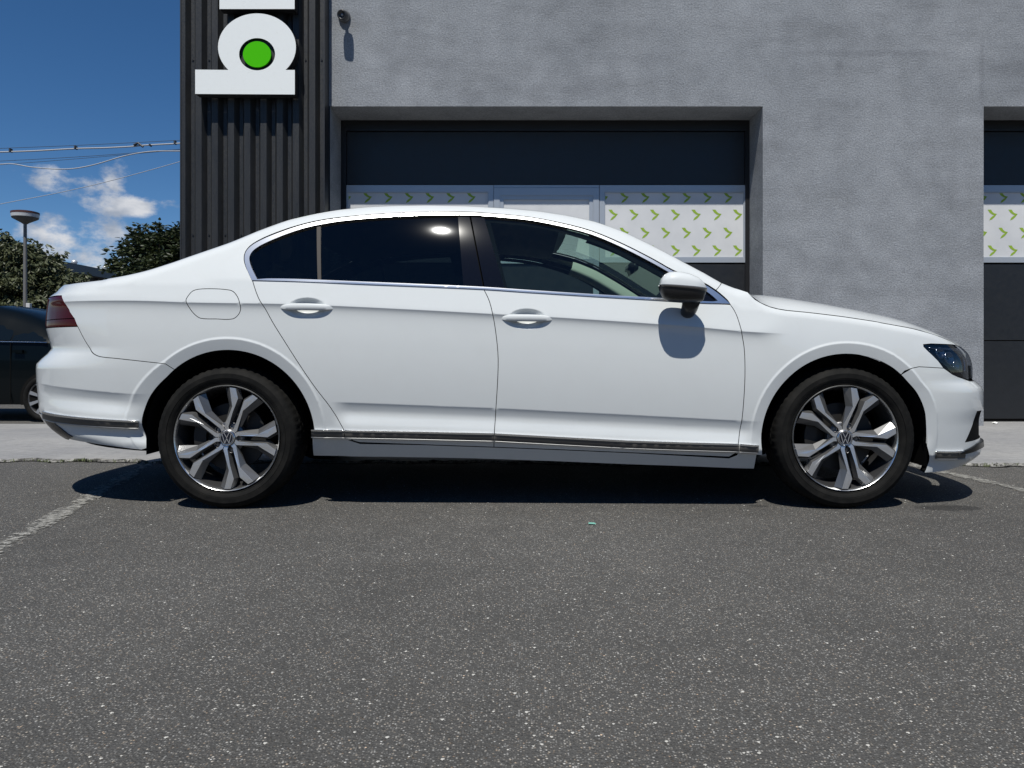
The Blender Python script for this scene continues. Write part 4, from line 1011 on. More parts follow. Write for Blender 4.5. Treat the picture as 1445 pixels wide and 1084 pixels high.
# -------- top surfaces: boot, rear screen, roof, windscreen, bonnet
def top_loft(name, m, rows, yf0=-1., yf1=1., n=28, off=0., parent=None):
    """rows: (edge point (x,y,z), bulge_x, bulge_z, power)"""
    vs = []; 
    for (E, bx, bz, pw) in rows:
        for k in range(n+1):
            f = yf0+(yf1-yf0)*k/n; g = 1-abs(f)**pw
            vs.append((E[0]+bx*g, E[1]*-f if False else abs(E[1])*f, E[2]+bz*g+off))
    fs = [(i*(n+1)+k, i*(n+1)+k+1, (i+1)*(n+1)+k+1, (i+1)*(n+1)+k) for i in range(len(rows)-1) for k in range(n)]
    me = bpy.data.meshes.new(name); me.from_pydata(vs, [], fs); me.update()
    bm = bmesh.new(); bm.from_mesh(me); bmesh.ops.recalc_face_normals(bm, faces=bm.faces)
    if sum(f.normal.z for f in bm.faces) < 0: bmesh.ops.reverse_faces(bm, faces=bm.faces)
    bm.to_mesh(me); bm.free()
    return link(name, me, m, parent or car, True)
def edge_rows(u0, u1, bxf, bzf, pw=2., n=24, dz=0.):
    us = np.linspace(u0, u1, n); zz = np.interp(us, ZT_u, ZT_z); P = S(us, zz-1e-4)
    return [((float(p[0]), float(p[1]), float(p[2])+dz), bxf(i/(n-1)), bzf(i/(n-1)), pw) for i, p in enumerate(P)]
uA = lambda px, py: UZ([(px, py)])[0][0]
Tu = lambda px: float(np.interp(px, [p[0] for p in T_PX], np.interp([p[0] for p in T_PX], [p[0] for p in T_PX], [0]*len(T_PX)))) 
def u_at(px): # u on the T line seen at photo column px
    P = S(ZT_u, ZT_z-1e-4); a, _ = proj(P); return float(np.interp(px, a, ZT_u))
u0, u1, u2, u3, u4 = -2.39, u_at(204), u_at(400), u_at(800), u_at(1040)
zl = lambda a, b: (lambda t: a+(b-a)*t)
top_loft('boot_lid_top', M['paint'], edge_rows(u0, u1, zl(-.16, -.06), zl(.004, .006), 3))
top_loft('rear_screen', M['glass_rear'], edge_rows(u1, u2, zl(-.06, -.03), zl(.006, .016), 2.2), -.9, .9)
for a, b in ((-1, -.9), (.9, 1)): top_loft('rear_pillar_top', M['paint'], edge_rows(u1, u2, zl(-.06, -.03), zl(.006, .016), 2.2), a, b, 4)
top_loft('roof', M['paint'], edge_rows(u2, u3, zl(-.03, .03), zl(.016, .012), 2.2, 30))
top_loft('windscreen', M['glass'], edge_rows(u3, u4, zl(.03, .10), zl(.012, .006), 2.2), -.93, .93)
for a, b in ((-1, -.93), (.93, 1)): top_loft('front_pillar_top', M['paint'], edge_rows(u3, u4-.02, zl(.03, .10), zl(.012, .006), 2.2), a, b, 4)
top_loft('headliner', mat('headliner', (.10,.10,.10), .9), edge_rows(u2+.05, u3-.03, zl(0, 0), zl(.0, .0), 2.2, 20, -.055), -.93, .93)
# bonnet
Hs = [(1056,411.9),(1072,415.6),(1114.7,422.2),(1164.6,429.6),(1214.4,439.2),(1251.8,446.8),(1289,458),(1319,469.5),(1336,478),(1352,488.5)]
hu = np.linspace(u_at(1060), float(ZT_u[-1])-.004, 30); P = S(hu, np.interp(hu, ZT_u, ZT_z)-1e-4); rows = []
for i, p in enumerate(P):
    t_ = i/29; bx = .02+.15*max(0, (t_-.35)/.65)**1.6
    # swell limited so that no part of it rises above the traced outline
    bz_ = 1.
    for f in (0, .2, .4, .55, .7, .82, .9):
        g = 1-f**4.2; yy_ = YC-abs(float(p[1]))*f; px = PX0+FOC*(p[0]+bx*g+X0C)/yy_; py = np.interp(px, [q[0] for q in Hs], [q[1] for q in Hs]); bz_ = min(bz_, (HC+(PY0-py)*yy_/FOC-p[2])/g)
    rows.append(((float(p[0]), float(p[1]), float(p[2])+.001), bx, max(.0, float(bz_)), 4.2))
# keep the swell smooth from row to row
bz = np.array([r[2] for r in rows]); 
for _ in range(4): bz[1:-1] = .25*bz[:-2]+.5*bz[1:-1]+.25*bz[2:]
rows = [(r[0], r[1], float(b), r[3]) for r, b in zip(rows, bz)]
top_loft('bonnet', M['paint'], rows, -.997, .997, 44)
# scuttle and firewall, floor, wheel wells
MB().box(1.15, 1.95, -.55, .55, .24, .66).build('engine_bay', M['liner'], car)
MB().box(-1.78, -1.0, -.55, .55, .26, .85).build('boot_well', M['liner'], car)
MB().box(-1.0, 1.15, -.74, .74, .255, .30).build('floor_pan', M['liner'], car)
u_sc = u4; MB().box(float(P[0][0])-.12, float(P[0][0])+.06, -.72, .72, .66, float(rows[0][0][2])-.03).build('scuttle', M['black'], car)
for (xa, za, rl, ro) in ARCH:
    for sgn in (-1, 1):
        mb = MB()
        r = rl+.004; zlo = (.19, .26) if xa > 0 else (.26, .245)
        pth = [(xa+r, zlo[0])]+[(xa+r*math.cos(a), za+r*math.sin(a)) for a in np.linspace(0, PI, 28)]+[(xa-r, zlo[1])]
        vs = [(x_, sgn*y, z_) for x_, z_ in pth for y in (.78 if z_ < .33 and (x_-xa)*xa < 0 else .858, .56)]
        mb.add(vs, [(2*i, 2*i+1, 2*i+3, 2*i+2) for i in range(29)])
        mb.add([(x_, sgn*.56, z_) for x_, z_ in pth], [tuple(range(30))])
        mb.build('wheel_arch_liner', M['liner'], car, fix=False)
# undersides close the shell front and rear
MB().box(-2.1, -1.78, -.70, .70, .34, .46).build('undertray', M['liner'], car)
# -------- door handles
def handle(h, lab):
    P = S(h[0], h[1]); hu_, hz_ = h
    for sgn in (-1, 1):
        mb = MB(); n = 22; secs = []
        for i in range(n+1):
            t_ = i/n; x = -.122+.247*t_; e = abs(2*t_-1)**5; hh = .0150*(1-abs(2*t_-1)**4*.55)*(1+.10*(1-t_)); yy = .025*(1-abs(2*t_-1)**3.2*.95)+.001; zc_ = .006-.004*t_-.0035*(2*t_-1)**2
            base = S(hu_+x, hz_+zc_); N_ = NRM(hu_+x, hz_+zc_); secs.append([(float(base[0]), -sgn*0+sgn*-1*0+sgn*(abs(float(P[1]))+.0), 0)])
            y0 = abs(float(S(hu_+x*1.0, hz_+.045)[1])) if abs(x) > .08 else abs(float(P[1]))+.022
            y0 = W0-.016
            ring = []
            for k in range(12):
                a = 2*PI*k/12; c_, s_ = math.cos(a), math.sin(a)
                ring.append((hu_+x, sgn*(y0+yy-.013+.013*(abs(c_)**.7)*math.copysign(1, c_)*1.0), hz_+zc_+hh*(abs(s_)**.6)*math.copysign(1, s_)+(.0 if c_ > 0 else 0)))
            secs[-1] = ring
        vs = [v for r in secs for v in r]; fs = [(i*12+k, i*12+(k+1) % 12, (i+1)*12+(k+1) % 12, (i+1)*12+k) for i in range(n) for k in range(12)]+[tuple(range(12)), tuple(n*12+k for k in range(12))]
        mb.add(vs, fs)
        o = mb.build('door_handle', M['paint'], car, 'auto')
        if 0: MB().box(hu_-.0945, hu_-.0935, min(sgn*(W0+.0), sgn*(W0+.0105)), max(sgn*(W0+.0), sgn*(W0+.0105)), hz_-.011, hz_+.0225).build('lock_seam', M['seal'], o)
handle(H1, None); handle(H2, None)
# -------- mirrors
def mirror(sgn):
    Ym = 3.195; Z = lambda py: HC+(PY0-py)*Ym/FOC; X = lambda px: (px-PX0)*Ym/FOC-X0C
    yc_ = -(YC-Ym) if sgn < 0 else (YC-Ym)          # y of the shell's middle
    e = bpy.data.objects.new('door_mirror', None); C.objects.link(e); e.parent = car; e.location = (X(964), yc_, Z(405))
    # outline of the whole shell in side view, split at the waist line
    outl = [(930.5,404),(932.5,394),(937,388),(944,384.2),(952,383.2),(960,383.6),(972,386),(985,391.5),(993,399),(996.5,407),(996.8,409.5)]
    low = [(996.6,411),(994,419),(991.5,425.5),(984,426.6),(970,427),(955,427),(945,426),(936,421.5),(931,412.5),(929.6,405)]
    def prof(px):
        t_ = [p for p in outl]; b_ = [p for p in low]
        return (float(np.interp(px, [p[0] for p in t_], [p[1] for p in t_])), float(np.interp(px, [p[0] for p in b_[::-1]], [p[1] for p in b_[::-1]])))
    waist = lambda px: 402.2+(px-930)*(407.2-402.2)/66
    cx_, cz_ = X(964), Z(405)
    def half(part):
        n, mB = 36, 13; vs = []
        for i in range(n+1):
            t_ = i/n; px = 929.8+66.9*(.5-.5*math.cos(PI*t_)); w = Z(waist(px))-cz_
            ti, bi = prof(px); ex = Z(ti)-cz_ if part else Z(bi)-cz_
            span = ex-w; wid = .051*(max(0, 1-abs((px-958)/(39 if px > 958 else 28.6))**3.0))**.5*(1-.25*(px > 975)*((px-975)/22)**2)+.003
            for k in range(mB):
                a = PI*k/(mB-1)          # from outboard waist over the top to inboard waist
                vs.append((X(px)-cx_, -sgn*-1*0+sgn*wid*math.cos(a), w+span*(math.sin(a)**.75)))
        fs = [(i*mB+k, i*mB+k+1, (i+1)*mB+k+1, (i+1)*mB+k) for i in range(n) for k in range(mB-1)]
        return MB().add(vs, fs)
    half(True).build('mirror_cap', M['paint'], e, True); half(False).build('mirror_housing', M['black'], e, True)
    # satin blade along the waist
    n = 30; vs = []
    for i in range(n+1):
        t_ = i/n; px = 931.5+65.5*t_; wid = .0525*(max(0, 1-abs((px-958)/(39.5 if px > 958 else 28.8))**3.0))**.5*(1-.25*(px > 975)*((px-975)/22)**2)+.004
        z = Z(waist(px))-cz_; th = .0075+.004*t_
        vs += [(X(px)-cx_, sgn*wid, z+.001), (X(px)-cx_, sgn*(wid+.002), z-th), (X(px)-cx_, sgn*(wid-.02), z-th-.002)]
    MB().add(vs, [(3*i+j, 3*i+3+j, 3*i+4+j, 3*i+1+j) for i in range(n) for j in (0, 1)]).build('indicator_blade', mat('mirror_blade', (.22,.21,.20), .25, .6), e, True)
    # glass facing backwards, foot down to the door
    g = MB().box(X(938)-cx_, X(939)-cx_, -.03, .03, Z(414)-cz_, Z(396)-cz_); g.build('mirror_glass', M['chrome'], e)
    f = MB(); secs = []
    for t_ in np.linspace(0, 1, 8):
        y = (sgn*(abs(yc_)-.03))*(1-t_)+sgn*(W0-.03)*t_ ; y = y-yc_
        z0 = Z(424)-cz_; zz = z0-.045*math.sin(t_*PI/2)**1.0; w_ = .040-.008*t_; h_ = .030
        secs.append([(X(978)-cx_+w_*math.cos(a)*1.0, y, zz+h_*math.sin(a)) for a in np.linspace(0, 2*PI, 14, endpoint=False)])
    vs = [v for s_ in secs for v in s_]; f.add(vs, [(i*14+k, i*14+(k+1) % 14, (i+1)*14+(k+1) % 14, (i+1)*14+k) for i in range(7) for k in range(14)]+[tuple(range(14)), tuple(98+k for k in range(14))])
    f.build('mirror_foot', M['black'], e, True)
mirror(-1); mirror(1)
# -------- interior: seats, dash, wheel, pillar trim
sh = M['leather']
def rounded(name, x0, x1, y0, y1, z0, z1, m, tilt=0, bev=.04, parent=None):
    bm = bmesh.new(); bmesh.ops.create_cube(bm, size=1)
    for v in bm.verts: v.co = Vector(((x1-x0)*v.co.x, (y1-y0)*v.co.y, (z1-z0)*v.co.z))
    bmesh.ops.bevel(bm, geom=bm.edges[:], offset=bev, segments=3, affect='EDGES'); me = bpy.data.meshes.new(name); bm.to_mesh(me); bm.free()
    o = link(name, me, m, parent or car, True); o.location = ((x0+x1)/2, (y0+y1)/2, (z0+z1)/2); o.rotation_euler = (0, tilt, 0); return o
for y in (-.37, .37):
    rounded('seat_cushion', -.15, .38, y-.25, y+.25, .38, .56, sh); rounded('seat_backrest', -.30, -.15, y-.24, y+.24, .5, 1.08, sh, math.radians(-20)); rounded('headrest', -.42, -.33, y-.13, y+.13, 1.08, 1.25, sh, math.radians(-12))
rounded('rear_bench', -1.05, -.5, -.62, .62, .38, .58, sh); rounded('rear_backrest', -1.25, -1.10, -.62, .62, .5, 1.02, sh, math.radians(-24))
for y in (-.38, 0, .38): rounded('headrest', -1.36, -1.28, y-.12, y+.12, 1.02, 1.16, sh)
rounded('parcel_shelf', -1.75, -1.25, -.6, .6, .93, .97, M['seal'], 0, .01)
rounded('dashboard', .66, 1.25, -.70, .70, .60, .955, M['dash'], 0, .05)
mb = MB(); c0 = Vector((.52, .37, .84)); ax = Vector((-.9, 0, .42)).normalized(); u_ = ax.cross(Vector((0, 1, 0))).normalized()
mb.tube([c0+(Vector((0, 1, 0))*math.cos(a)+u_*math.sin(a))*.185 for a in np.linspace(0, 2*PI, 33)], .015, 8); mb.tube([c0+Vector((0, -.18, 0)), c0, c0+Vector((0, .18, 0))], .02, 6)
mb.tube([c0, c0+Vector((.2, 0, -.09))], .03, 8); mb.build('steering_wheel', M['black'], car, True)
rounded('rear_view_mirror', .55, .60, -.02, .22, 1.165, 1.24, M['black'], .15, .02); MB().tube([(.585, .05, 1.2), (.62, .02, 1.30)], .014, 8).build('mirror_stem', M['black'], car, True)
# pillar trim inside the A pillars, dark frame inside the roof rails
for sgn in (-1, 1):
    us = np.linspace(.26, u_cowl-.06, 26); zz = np.interp(us, ZT_u, ZT_z); Pt = S(us, zz-.012, -.022); mb = MB(); vs = []
    for p, k in zip(Pt, np.linspace(0, 1, 26)):
        w = .078+.02*k
        vs += [(float(p[0])+.012, -sgn*(abs(float(p[1]))-.004) if False else sgn*abs(float(p[1]))*.925, float(p[2])-.004), (float(p[0])+.002, sgn*abs(float(p[1]))*.885, float(p[2])-w*.6), (float(p[0])-.010, sgn*abs(float(p[1]))*.880, float(p[2])-w*.85), (float(p[0])-.016, sgn*(abs(float(p[1]))+.012), float(p[2])-w*1.05)]
    mb.add(vs, [(4*i+k, 4*i+4+k, 4*i+5+k, 4*i+1+k) for i in range(25) for k in range(3)]); o = mb.build('pillar_trim', M['trim_in'] if sgn > 0 else M['seal'], car, True, fix=False)
ar = [p for p in WO if -1.35 < p[0] < .15 and p[1] > 1.05]; arT = [(p[0], p[1]-.02) for p in T_line if ar[0][0] < p[0] < .15]
panel('rail_trim', ar+arT[::-1], M['seal'], side='pair', off=-.05, flange=0, gap=0, lines=False, step=.05)
bp = sub(gin, s2, s4); panel('pillar_inner', bp, M['seal'], side='pair', off=-.05, flange=0, gap=0, lines=False, step=.05)
bd = [(float(u), float(il(u, L_belt))-.012) for u in np.arange(-1.2, .95, .1)]; panel('door_card', bd+[(p[0], p[1]-.32) for p in bd[::-1]], M['seal'], side='pair', off=-.07, flange=0, gap=0, lines=False, step=.08)

# -------- wheels
RT, HZ = .3215, .3215
def tyre_mesh():
    prof = [(.238, .030), (.243, .014), (.249, .0085), (.2505, .0095), (.256, .004), (.268, .0), (.2695, .0018), (.271, -.001), (.292, -.001), (.2935, .0008), (.306, .006), (.3145, .018), (.319, .030)]
    inner = [(.3205, .045), (.3215, .06)]
    mb = MB(); n = 120; rows = []
    half = prof+inner; full = half+[(.3218, .1075)]+[(r, .215-h) for r, h in half[::-1]]
    # grooves along the tread
    out = []
    for (r, h) in full: out.append((r, h))
    res = []
    for g0 in out:
        res.append(g0)
    gro = [(.058, .066), (.092, .100), (.115, .123), (.149, .157)]
    prof2 = half[:-1]+[(.3210, .0575)]
    for a, b in gro: prof2 += [(.3215, a), (.3145, a+.001), (.3145, b-.001), (.3215, b)]
    prof2 += [(r, .215-h) for r, h in half[::-1][1:]]
    vs = []; n = 180
    for (r, h) in prof2:
        for k in range(n):
            a = 2*PI*k/n; rr = r
            if r > .3135 and (h < .05 or h > .165): rr = r-.0045*(1 if k % 3 == 0 else 0)*min(1, (r-.3135)/.003)
            elif r > .321: rr = r-.003*(1 if (k+int(h*400)) % 3 == 0 else 0)
            vs.append((rr*math.cos(a), h, rr*math.sin(a)))
    mb.add(vs, [(i*n+k, i*n+(k+1) % n, (i+1)*n+(k+1) % n, (i+1)*n+k) for i in range(len(prof2)-1) for k in range(n)])
    # raised rings and sidewall marks
    return mb
def bezel(mb, rings, closed=True):
    return mb
def spoke_mb(a0, sgn):
    """one arm of a V pair: rooted on the pair's axis near the hub, kinked outward, narrowing to the rim"""
    R = .2365; mb = MB()
    def P(r, off, y): a = a0+sgn*math.radians(off); return (r*R*math.cos(a), y, r*R*math.sin(a))
    # inner edge (towards the pair's axis), outer edge, and the flanks that fall away to the barrel
    I = [P(.15, 1.0, .0185), P(.225, 2.0, .016), P(.617, 25.6, .0060), P(.968, 18.8, .0065)]
    O = [P(.15, 30, .0185), P(.22, 21.5, .016), P(.50, 28.4, .0075), P(.790, 31.6, .0045), P(.968, 25.6, .0065)]
    Cn = [P(.15, 15, .0183), P(.225, 11.5, .0158), P(.617, 26.8, .0058), P(.80, 26.0, .0050), P(.968, 22.5, .0064)]
    FI = [P(.15, -1.0, .045), P(.225, -1, .043), P(.60, 17.0, .032), P(.955, 12.0, .030)]
    FO = [P(.15, 33, .045), P(.215, 26, .043), P(.50, 32.5, .034), P(.790, 35.2, .032), P(.960, 29.0, .032)]
    V = I+O+Cn+FI+FO; i0, o0, c0, f0, g0 = 0, 4, 9, 14, 18
    F = [(0, 1, c0+1, c0), (1, 2, c0+2, c0+1), (2, c0+3, c0+2), (2, 3, c0+4, c0+3)]
    F += [(c0, c0+1, o0+1, o0), (c0+1, c0+2, o0+2, o0+1), (c0+2, c0+3, o0+3, o0+2), (c0+3, c0+4, o0+4, o0+3)]
    G = [(f0+k, f0+k+1, i0+k+1, i0+k) for k in range(3)]+[(o0+k, o0+k+1, g0+k+1, g0+k) for k in range(4)]
    mb.add(V, [f if sgn > 0 else f[::-1] for f in F], 0); b = len(mb.v)
    mb.f += [f if sgn > 0 else f[::-1] for f in G]; mb.m += [1]*len(G)
    return mb
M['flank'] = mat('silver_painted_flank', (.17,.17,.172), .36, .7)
def make_wheel():
    e = bpy.data.objects.new('wheel', None); C.objects.link(e); e.parent = car
    tyre_mesh().build('tyre', M['tyre'], e, 'auto')
    mb = MB()
    mb.lathe([(.2395, .020), (.2400, .010), (.2375, .0065), (.2350, .0085), (.2315, .016), (.2290, .024)], 'y', 120, mi=0)
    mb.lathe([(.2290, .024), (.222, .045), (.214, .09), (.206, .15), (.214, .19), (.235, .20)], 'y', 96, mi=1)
    mb.lathe([(.074, .060), (.072, .036), (.066, .031), (.045, .030), (.038, .018), (.0345, .0165), (.034, .022), (.001, .022)], 'y', 48, mi=1)
    rim = mb.build('rim', [M['alloy_lip'], M['alloy_dark']], e, 'auto')
    for k in range(5):
        a0 = math.radians(103+72*k)
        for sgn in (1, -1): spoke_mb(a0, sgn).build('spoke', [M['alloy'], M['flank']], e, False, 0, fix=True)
        a = a0+math.radians(36); b = MB().lathe([(.0135, .034), (.0140, .0275), (.0125, .0265), (.0110, .028), (.0110, .04)], 'y', 20, (.0585*math.cos(a), 0, .0585*math.sin(a))).build('bolt_hole', M['alloy_dark'], e, 'auto')
        MB().lathe([(.0085, .045), (.0085, .0325), (.006, .0305), (.001, .0305)], 'y', 6, (.0585*math.cos(a), 0, .0585*math.sin(a))).build('wheel_bolt', M['bolt'], e, False)
    MB().lathe([(.0345, .020), (.0345, .0135), (.0325, .0115), (.0305, .0118)], 'y', 48).build('cap_ring', M['chrome'], e, 'auto')
    MB().lathe([(.0305, .0125), (.001, .0118)], 'y', 40).build('centre_cap', mat('cap_black', (.008,.010,.018), .18), e, True)
    # emblem: V above W in a ring
    mb = MB(); r_ = .0265
    mb.lathe([(.0285, .0112), (.0270, .0112)], 'y', 48)
    def bar(p, q, w=.0027):
        p = Vector((p[0], 0, p[1])); q = Vector((q[0], 0, q[1])); d = (q-p).normalized(); s_ = Vector((-d.z, 0, d.x))*w/2
        mb.prism([(v.x, .0105, v.z) for v in (p-s_, q-s_, q+s_, p+s_)], (0, .0008, 0))
    bar((-.0120, .0245), (0, .0015)); bar((0, .0015), (.0120, .0245))
    bar((-.0205, .0175), (-.0095, -.0230)); bar((-.0095, -.0230), (0, -.0020)); bar((0, -.0020), (.0095, -.0230)); bar((.0095, -.0230), (.0205, .0175))
    mb.build('emblem', mat('emblem_silver', (.7,.71,.73), .3, .8), e, fix=False)
    MB().lathe([(.001, .062), (.062, .062), (.062, .075), (.155, .075), (.155, .10), (.05, .10)], 'y', 64).build('brake_disc', M['disc'], e, 'auto')
    mb = MB(); vs = []
    for a in np.linspace(math.radians(150), math.radians(205), 10): vs += [(r*math.cos(a), y, r*math.sin(a)) for r, y in ((.112, .055), (.168, .055), (.168, .115), (.112, .115))]
    mb.add(vs, [(4*i+k, 4*i+(k+1) % 4, 4*i+4+(k+1) % 4, 4*i+4+k) for i in range(9) for k in range(4)]+[(0, 1, 2, 3), (36, 37, 38, 39)]); mb.build('brake_caliper', M['disc'], e)
    return e
def clone(o, parent):
    c = o.copy(); C.objects.link(c); c.parent = parent
    for ch in list(o.children): clone(ch, c)
    return c
WXR, WXF = pxz(320.3, 620, .05)[0], pxz(1192.5, 620, .05)[0]
w1 = make_wheel(); w1.location = (WXR, -.880, HZ); w1.rotation_euler = (0, math.radians(-2), 0)
w2 = clone(w1, car); w2.location = (WXF, -.880, HZ); w2.rotation_euler = (0, 0, 0)
for x in (WXR, WXF): w = clone(w1, car); w.location = (x, .880, HZ); w.rotation_euler = (0, 0, PI)
# aerial fin, wipers
MB().tube([(float(S(u4, .95)[0])-.02, -.45, rows[0][0][2]+.018), (float(S(u4, .95)[0])+.02, .1, rows[0][0][2]+.022)], .006, 6).build('wiper', M['black'], car)
# ------------------------------------------------------------------ behind: dark estate, lamp, trees, shed, cables
def other_car():
    K = 9.3/FOC; Yn = 9.3; zg = -.156
    e = empty('parked_car', (WX(40, Yn), Yn+.9, zg)); tag(e, 'dark blue-green hatchback parked behind the white saloon, cut off by the left edge', 'car')
    X = lambda px: (px-40)*Yn/FOC; Z = lambda py: HC+(PY0-py)*Yn/FOC-zg
    pt = mat('dark_car_paint', (.0015,.003,.004), .3, Coat_Weight=.25, Coat_Roughness=.03, Coat_IOR=1.3, Specular_IOR_Level=.1)
    gl = mat('dark_car_glass', (.004,.006,.007), .04, Specular_IOR_Level=.5)
    # stations: px, roofline py
    roof = [(-210,478),(-190,470),(-150,455),(-110,440),(-70,430),(-30,428.5),(0,436),(17,440.5),(33,446.5),(48,453),(60,462),(78,474),(92,488),(104,505),(112,530),(116,560),(112,575)]
    belt = lambda px: 480.5+.035*(px-0)
    mbv = []; st = [(-330,520),(-325,505),(-300,492),(-240,484)]+roof; rows = []
    for px, py in st:
        zr, zb = Z(py), Z(belt(px)); hw = .90
        if px > 60: hw = .9-.22*((px-60)/56)**2
        if px < -260: hw = .9-.3*((-260-px)/70)**2
        zb2 = min(zb, zr-.015); a = .22*min(1, max(0, (zr-zb2)/.36))
        zl_ = .22; cab = [(-.97*hw, zl_), (-hw, zl_+.16), (-hw*1.0, (zl_+zb2)/2+.1), (-hw*.985, zb2-.03), (-hw*.97+.0, zb2), (-hw+.06+a*.55, (zr*.6+zb2*.4)), (-hw+.07+a, zr-.035), (-hw+.14+a, zr-.006), (-hw*.3, zr+.012)]
        rows.append([(X(px), y, z) for y, z in cab]+[(X(px), -y, z) for y, z in cab[::-1]])
    n = len(rows[0]); mb = MB(); mb.add([v for r in rows for v in r], [(i*n+k, (i+1)*n+k, (i+1)*n+k+1, i*n+k+1) for i in range(len(rows)-1) for k in range(n-1)]+[tuple(range(n)), tuple((len(rows)-1)*n+k for k in range(n))])
    mb.build('body', pt, e, 'auto')
    def on_side(pts, nm, m, d=.006):
        """thin piece lying on the glasshouse side"""
        q = []
        for px, py in pts:
            zr = Z(float(np.interp(px, [s[0] for s in st], [s[1] for s in st]))); zb = min(Z(belt(px)), zr-.015); a = .22*min(1, max(0, (zr-zb)/.36)); z = Z(py); t_ = (z-zb)/max(zr-.035-zb, .01)
            y = -.9*.97+t_*(.9*.97-.9+.07+a) if t_ > 0 else -.9
            q.append((X(px), y-d, z))
        MB().poly(q).build(nm, m, e, fix=False)
    on_side([(-40,479.5),(12,480.3),(12,448.5),(0,444.5),(-40,438)], 'side_window', gl)
    on_side([(15,480.4),(56,482),(62,480.5),(58,473),(50,465.5),(38,457),(25,451.8),(15,449.2)], 'side_window', gl)
    on_side([(-40,481.6),(66,484),(66,482.6),(-40,480.2)], 'belt_trim', M['chrome'], .010)
    MB().box(X(20), X(34), -.935, -.915, Z(498), Z(494)).box(X(21), X(23), -.92, -.895, Z(498), Z(494)).box(X(31), X(33), -.92, -.895, Z(498), Z(494)).build('door_handle', pt, e)
    MB().box(X(15)-.003, X(15)+.003, -.906, -.896, Z(570), Z(484)).build('door_seam', M['dark'], e)
    tl = mat('tail_light_dark_red', (.12,.004,.006), .1); MB().box(X(72), X(96), -.86, -.83, Z(506), Z(486)).build('tail_light', tl, e, bevel=.008)
    for px, yy in ((66, -1), (66, 1), (-245, -1), (-245, 1)):
        R = .30; w = bpy.data.objects.new('wheel', None); C.objects.link(w); w.parent = e; w.location = (X(px), yy*.928, R)
        if yy > 0: w.rotation_euler = (0, 0, PI)
        MB().lathe([(.225,.02),(.24,.0),(.27,-.006),(.288,.006),(.30,.03),(.302,.1),(.30,.17),(.27,.2),(.22,.19)], 'y', 48).build('tyre', M['tyre'], w, True)
        MB().lathe([(.226,.02),(.222,.005),(.216,.012),(.20,.05),(.19,.15)], 'y', 40).build('rim', M['alloy_dark'], w, True)
        for k in range(9):
            a = 2*PI*k/9; d = Vector((math.cos(a), 0, math.sin(a))); s_ = Vector((-d.z, 0, d.x)); q = [d*.05-s_*.012, d*.215-s_*.022, d*.215+s_*.022, d*.05+s_*.012]
            MB().prism([(v.x, .008, v.z) for v in q], (0, .015, 0)).build('spoke', mat_sp, w)
        MB().lathe([(.062,.02),(.06,.006),(.001,.002)], 'y', 24).build('hub_cap', mat_sp, w, True)
        mb = MB(); th = np.linspace(0, PI, 20); mb.add([((R+.05)*math.cos(a), -.0 if True else 0, (R+.05)*math.sin(a)) for a in th], [tuple(range(20))])
        o = MB().add([((R+.035)*math.cos(a), 0, (R+.035)*math.sin(a)) for a in np.linspace(-.25, PI+.25, 26)], [tuple(range(26))]).build('wheel_opening', M['liner'], e); o.location = (X(px), yy*.9035, R)
mat_sp = mat('hubcap_silver', (.35,.36,.38), .35, .6)
other_car()

# lamp post with a flat drum head
Yl = 17.0
lp = empty('street_lamp', (WX(35.5, Yl), Yl, -.156)); tag(lp, 'grey street lamp with flat round white head and brown cap', 'street lamp')
zt_ = WZ(302, Yl)+.156
sc_ = Yl/FOC
MB().tube([(0, 0, 0), (0, 0, .9), (0, 0, zt_-.15)], [.055, .045, .035], 14).build('pole', mat('galvanised_pole', (.17,.165,.16), .55, .3), lp, 'auto')
zz = lambda py: WZ(py, Yl)+.156
MB().lathe([(.040, zz(316.5)), (.085, zz(314.5)), (.26, zz(308.6)), (.272, zz(307))], 'z', 40).build('lamp_shade', mat('lamp_underside', (.10,.10,.10), .5), lp, 'auto')
MB().lathe([(.272, zz(307)), (.284, zz(302.2)), (.280, zz(301.8))], 'z', 40).build('lamp_band', mat('lamp_white', (.55,.56,.57), .5), lp, 'auto')
MB().lathe([(.286, zz(302.4)), (.286, zz(299.6)), (.22, zz(298.6)), (.001, zz(298.2))], 'z', 40).build('lamp_cap', mat('lamp_brown', (.07,.025,.018), .5), lp, 'auto')
MB().box(.04, .13, -.04, .04, zz(433)-.06, zz(428)).build('junction_box', mat('box_white', (.5,.5,.5), .5), lp, bevel=.01)

# cables
def cable(name, lab, pts, Y, r, m, grp='overhead cables'):
    P = catmull([(p[0], p[1]) for p in pts], 8, corner=180); P = [(P[0][0]-2200, P[0][1]+40)]+P
    mb = MB().tube([(WX(a, Y), Y, WZ(b, Y)) for a, b in P], r, 6); o = mb.build(name, m, None, True); tag(o, lab, 'cable', grp); return o
cw = mat('cable_pale', (.36,.37,.39), .5); cd_ = mat('cable_dark', (.03,.035,.045), .6)
k_ = 190; s_ = 5.42
def q(l): return [(x/s_, k_+y/s_) for x, y in l]
c1 = cable('overhead_cable', 'thick pale cable running nearly level, uppermost of the pale ones', q([(-500,150),(0,134),(250,126),(580,108),(800,102),(1000,92),(1080,84),(1400,66),(1800,30)]), 14, .014, cw)
cable('overhead_cable', 'pale sagging cable with a deep dip to the left of the cladding', q([(-400,240),(0,228),(90,224),(250,250),(510,264),(700,236),(960,162),(1150,130),(1400,126),(1800,110)]), 14, .0105, cw)
cable('overhead_cable', 'thin straight pale wire rising to the right in front of the clouds', q([(-300,595),(0,532),(400,455),(800,365),(1400,200),(1900,40)]), 15, .0065, cw)
cable('overhead_cable', 'thin dark wire just above the thick pale cable', q([(-300,120),(0,106),(600,82),(1400,42),(1800,15)]), 14.1, .0045, cd_)
